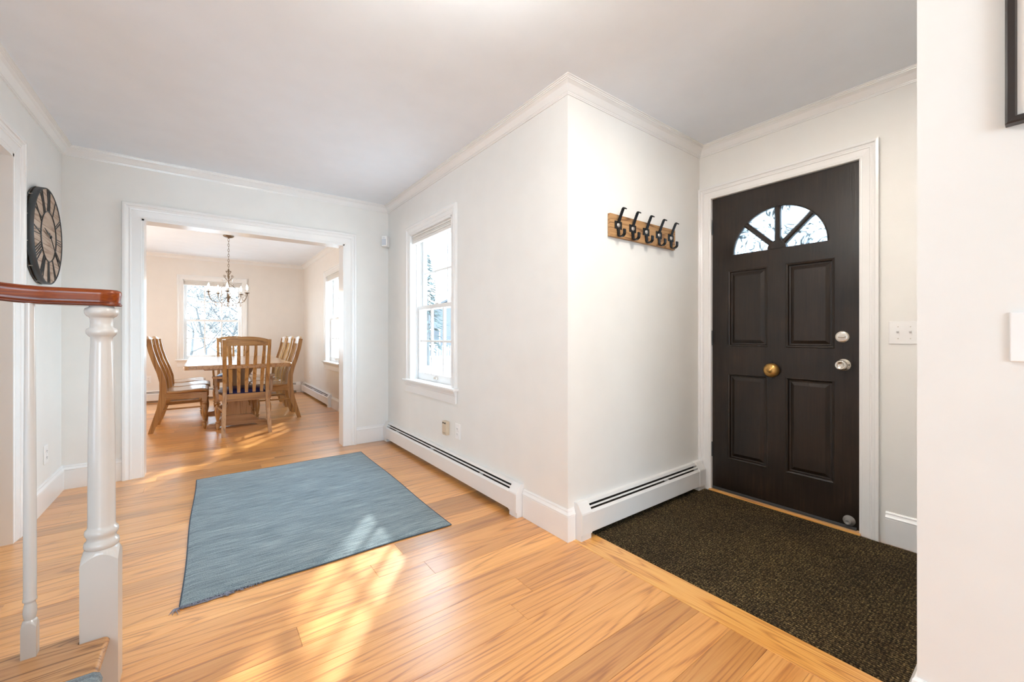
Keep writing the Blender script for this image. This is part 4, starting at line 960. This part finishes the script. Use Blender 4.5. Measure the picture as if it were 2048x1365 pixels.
# ------------------------------------------------------------------ chandelier
def chandelier(x, y):
    t = thing('chandelier', (x, y, H), 'bronze five-arm chandelier with crystal drops and lit candle bulbs over the dining table', 'chandelier')
    z = lambda zz: zz-H
    MB().lathe([(0.062, -0.002), (0.062, -0.008), (0.05, -0.02), (0.03, -0.028), (0.012, -0.031), (0.008, -0.04)], seg=24).build('canopy', 'bronze', t)
    zc = 2.355; k = 0; links = MB()
    while zc > 1.95:
        pts = []
        for q in range(12):
            a = 2*PI*q/12; px_, pz_ = 0.0085*math.cos(a), 0.021*math.sin(a)
            pts.append((px_, 0, z(zc-0.018)+pz_) if k % 2 == 0 else (0, px_, z(zc-0.018)+pz_))
        links.tube(pts, 0.0023, 5, closed=True); zc -= 0.034; k += 1
    links.build('chain', 'bronze', t)
    MB().lathe([(0.004, z(1.955)), (0.009, z(1.945)), (0.013, z(1.925)), (0.008, z(1.90)), (0.006, z(1.87)), (0.010, z(1.85)), (0.006, z(1.83)), (0.005, z(1.62)), (0.012, z(1.60)), (0.020, z(1.585)), (0.024, z(1.57)), (0.014, z(1.555)), (0.008, z(1.535)), (0.012, z(1.525)), (0.004, z(1.51))], seg=14).build('stem', 'bronze', t)
    sc = MB()
    for q in range(6):
        a = 2*PI*q/6+0.3; c, s = math.cos(a), math.sin(a)
        for z0, r0, h_ in ((1.90, 0.032, 0.045), (1.83, 0.060, 0.065)):
            pts = [(0.006, z0-h_*0.6), (r0*0.4, z0-h_*0.3), (r0*0.75, z0+h_*0.1), (r0, z0+h_*0.35), (r0*0.95, z0+h_*0.55), (r0*0.75, z0+h_*0.58), (r0*0.62, z0+h_*0.42), (r0*0.72, z0+h_*0.28)]
            sc.tube([(p*c, p*s, z(w)) for p, w in pts], 0.0024, 5)
        pts = [(0.006, 1.76), (0.05, 1.735), (0.085, 1.70), (0.10, 1.655), (0.085, 1.615), (0.05, 1.60), (0.02, 1.585)]
        sc.tube([(p*c, p*s, z(w)) for p, w in pts], 0.0024, 5)
    sc.build('scrolls', 'bronze', t)
    R = 0.218
    cr = MB()
    def drop(px_, py2, pz_, r, l):
        cr.lathe([(0.0005, l*0.5), (r*0.6, l*0.3), (r, 0), (r*0.5, -l*0.35), (0.0005, -l*0.5)], c=(px_, py2, pz_), seg=6, smooth=False)
    for q in range(5):
        a = 2*PI*q/5+math.radians(-96); c, s = math.cos(a), math.sin(a)
        pts = [(0.016, 1.575), (0.05, 1.562), (0.085, 1.530), (0.12, 1.508), (0.155, 1.508), (0.185, 1.528), (0.207, 1.565), (0.217, 1.60), (R, 1.632)]
        arm = MB().tube([(p*c, p*s, z(w)) for p, w in pts], 0.0042, 6).build('arm', 'bronze', t)
        MB().lathe([(0.005, z(1.628)), (0.016, z(1.632)), (0.031, z(1.640)), (0.032, z(1.643)), (0.014, z(1.639))], c=(R*c, R*s, 0), seg=16).build('drip_pan', 'bronze', arm)
        MB().lathe([(0.0105, z(1.640)), (0.0105, z(1.678)), (0.004, z(1.680))], c=(R*c, R*s, 0), seg=12).build('candle_sleeve', 'shade', arm)
        MB().lathe([(0.006, z(1.679)), (0.0125, z(1.693)), (0.0140, z(1.705)), (0.010, z(1.724)), (0.004, z(1.742)), (0.0008, z(1.752))], c=(R*c, R*s, 0), seg=12).build('bulb', 'bulb', arm)
        for w in range(3):
            b_ = a+(w-1)*0.14; drop((R+0.0)*math.cos(b_), R*math.sin(b_), z(1.612), 0.009, 0.042)
        drop(0.14*c, 0.14*s, z(1.475), 0.011, 0.055)
        nx_ = 2*PI*(q+1)/5+math.radians(-96)
        for w in range(1, 10):     # swags of beads
            u = w/10; p0 = Vector((R*c, R*s, 0)); p1 = Vector((0.04*c, 0.04*s, 0)); p = p0.lerp(p1, u); drop(p.x, p.y, z(1.63+0.16*u*u-0.05*math.sin(PI*u)), 0.006, 0.014)
            p1 = Vector((R*math.cos(nx_), R*math.sin(nx_), 0)); p = p0.lerp(p1, u); drop(p.x, p.y, z(1.62-0.075*math.sin(PI*u)), 0.006, 0.014)
    for q in range(10):
        a = 2*PI*q/10; drop(0.05*math.cos(a), 0.05*math.sin(a), z(1.475), 0.006, 0.035); drop(0.075*math.cos(a+0.3), 0.075*math.sin(a+0.3), z(1.80), 0.006, 0.03)
    drop(0, 0, z(1.475), 0.014, 0.06)
    o = cr.build('crystals', 'crystal', t); o['kind'] = 'stuff'; o['label'] = 'clear crystal drops and bead swags'
    return t
chandelier(0.25, 6.60)

# ------------------------------------------------------------------ hall ceiling lamp, just above the picture
t = thing('ceiling_lamp', (0.52, 0.95, H), 'semi-flush ceiling lamp with three lit glass globes in the hall', 'lamp')
MB().lathe([(0.065, -0.001), (0.065, -0.012), (0.05, -0.024), (0.012, -0.028), (0.010, -0.30), (0.02, -0.31), (0.004, -0.33)], seg=24).build('base', 'nickel', t)
for q in range(3):
    a = 2*PI*q/3+0.4; c, s = math.cos(a), math.sin(a)
    arm = MB().tube([(0.008*c, 0.008*s, -0.305), (0.06*c, 0.06*s, -0.315), (0.11*c, 0.11*s, -0.305), (0.13*c, 0.13*s, -0.29)], 0.006, 8).build('arm', 'nickel', t)
    MB().lathe([(0.02, -0.29), (0.042, -0.275), (0.05, -0.25), (0.042, -0.225), (0.022, -0.21)], c=(0.13*c, 0.13*s, 0), seg=16).build('glass_globe', 'lamp_glass', arm)
    MB().lathe([(0.046, -0.235), (0.044, -0.224), (0.024, -0.206), (0.004, -0.198)], c=(0.13*c, 0.13*s, 0), seg=16).build('glow_block_cap', 'nickel', arm)  # added cap, cuts the globe's upward light on the ceiling

t = thing('entry_fill_light', (1.63, 0.52, H), 'added fill light in the ceiling at the mouth of the entry, out of view', 'lamp')  # unseen fill, added to brighten the hook wall, door wall and floor
MB().lathe([(0.062, -0.006), (0.080, -0.006), (0.088, -0.002), (0.088, -0.0005)], seg=32).build('trim_ring', 'trim', t)
MB().lathe([(0.0605, -0.0062), (0.058, -0.0085), (0.001, -0.0095)], seg=32).build('lens', 'fill_glow', t)

# ------------------------------------------------------------------ outdoors
struct(MB().box((-60, -60, -0.65), (80, 90, -0.55)).build('ground', 'ground'))
def bare_tree(name, x, y, h, seed, label, spread=0.5, r0=0.12, levels=5, mat='bark', kids=(3, 5), group=None):
    r = random.Random(seed); b = MB()
    def grow(p, d, l, rad, lev):
        n = 3; pts = [p]; rs = [rad]
        for i in range(n):
            d = (d+Vector((r.uniform(-1, 1), r.uniform(-1, 1), r.uniform(-0.3, 0.7)))*0.18).normalized(); p = p+d*l/n; pts.append(p); rs.append(max(0.0035, rad*(1-0.45*(i+1)/n)))
        b.tube(pts, rs, 5 if lev < 2 else 3)
        if lev >= levels: return
        for k in range(r.randint(*kids)):
            q = pts[r.randint(1, n)]; ax = Vector((r.uniform(-1, 1), r.uniform(-1, 1), r.uniform(-0.25, 0.6))).normalized()
            grow(q, (d*(1-spread)+ax*spread).normalized(), l*r.uniform(0.55, 0.75), max(0.004, rs[-1]*0.72), lev+1)
    grow(Vector((0, 0, 0)), Vector((0, 0, 1)), h*0.36, r0, 0)
    o = b.build(name, mat); o.location = (x, y, -0.56); tag(o, label, 'tree', group); return o
GT = 'bare trees behind the house'
TL = 'bare grey tree in the thicket outside the far dining window'
for i, (x, y, h) in enumerate(((-2.4, 15.0, 6.0), (-0.4, 14.2, 5.0), (1.7, 15.4, 6.4), (0.5, 18.5, 7.0), (-1.9, 20.5, 7.5), (2.8, 21.0, 7.5), (-4.6, 19, 7.5), (1.0, 12.6, 3.4), (-1.1, 12.5, 3.2), (0.1, 23.5, 8.0))):
    bare_tree('bare_tree', x, y, h, 100+i, TL, 0.66, 0.012+0.0065*h, 6, kids=(3, 4), group=GT)
# seen through the hall window: a spruce, a house and a white fence
def spruce(x, y, h, label):
    b = MB(); r = random.Random(int(x*10)); t = thing('evergreen_tree', (x, y, -0.56), label, 'tree')
    MB().tube([(0, 0, 0), (0, 0, h*0.95)], [0.16, 0.02], 7).build('trunk', 'bark', t)
    for k in range(520):
        u = r.random()**0.8; z = h*(0.12+0.88*u); R = h*0.24*(1-u)+0.1; a = r.uniform(0, 2*PI); rr = R*r.uniform(0.35, 1); l = 0.55*(1-u*0.5)
        p = Vector((rr*math.cos(a), rr*math.sin(a), z)); d = Vector((math.cos(a), math.sin(a), -0.35)); s = Vector((-math.sin(a), math.cos(a), 0))
        b.add([p-d*l*0.5+s*0.02, p+s*0.16*l, p+d*l*0.6, p-s*0.16*l, p+Vector((0, 0, 0.06))], [(0, 1, 4), (1, 2, 4), (2, 3, 4), (3, 0, 4), (0, 3, 2, 1)])
    o = b.build('needles', 'evergreen', t); o['kind'] = 'stuff'
spruce(9.6, 20.5, 6.0, 'evergreen tree seen through the upper panes of the hall window')
def house():
    t = thing('neighbour_house', (18.5, 33.0, -0.56), 'grey gabled house seen through the lower panes of the hall window', 'house', None, -0.45)
    w, l, h, rh = 4.2, 6.5, 2.6, 2.2
    MB().prism([(-w, 0), (w, 0), (w, h), (0, h+rh), (-w, h)], 'Y', -l, l).build('walls', 'siding', t)
    for s in (-1, 1):
        b = MB(); b.prism([(0, h+rh+0.02), (s*(w+0.4), h-0.2), (s*(w+0.4), h-0.05), (0, h+rh+0.2)], 'Y', -l-0.3, l+0.3); b.build('roof_slope', 'roof', t)
    for x in (-2.2, 0, 2.2):
        wd = MB().box((x-0.5, -l-0.06, 0.9), (x+0.5, -l+0.01, 2.1)).build('window_frame', 'fence', t)
        MB().box((x-0.42, -l-0.08, 0.98), (x+0.42, -l-0.05, 2.02)).build('pane', 'roof', wd)
house()
t = thing('picket_fence', (11.5, 22.5, -0.56), 'white picket fence in the yard beyond the hall window', 'fence', None, -0.45)
for z in (0.3, 0.75): MB().box((-3, 0.0, z), (3, 0.03, z+0.08)).build('fence_rail', 'fence', t)
pk = MB().prism([(-0.05, 0.05), (0.05, 0.05), (0.05, 0.95), (0, 1.05), (-0.05, 0.95)], 'Y', -0.025, 0.0).build('picket', 'fence', t); pk.location = (-2.95, 0, 0)
for k in range(1, 36):
    c = pk.copy(); COL.objects.link(c); c.parent = t; c.location = (-2.95+0.168*k, 0, 0)
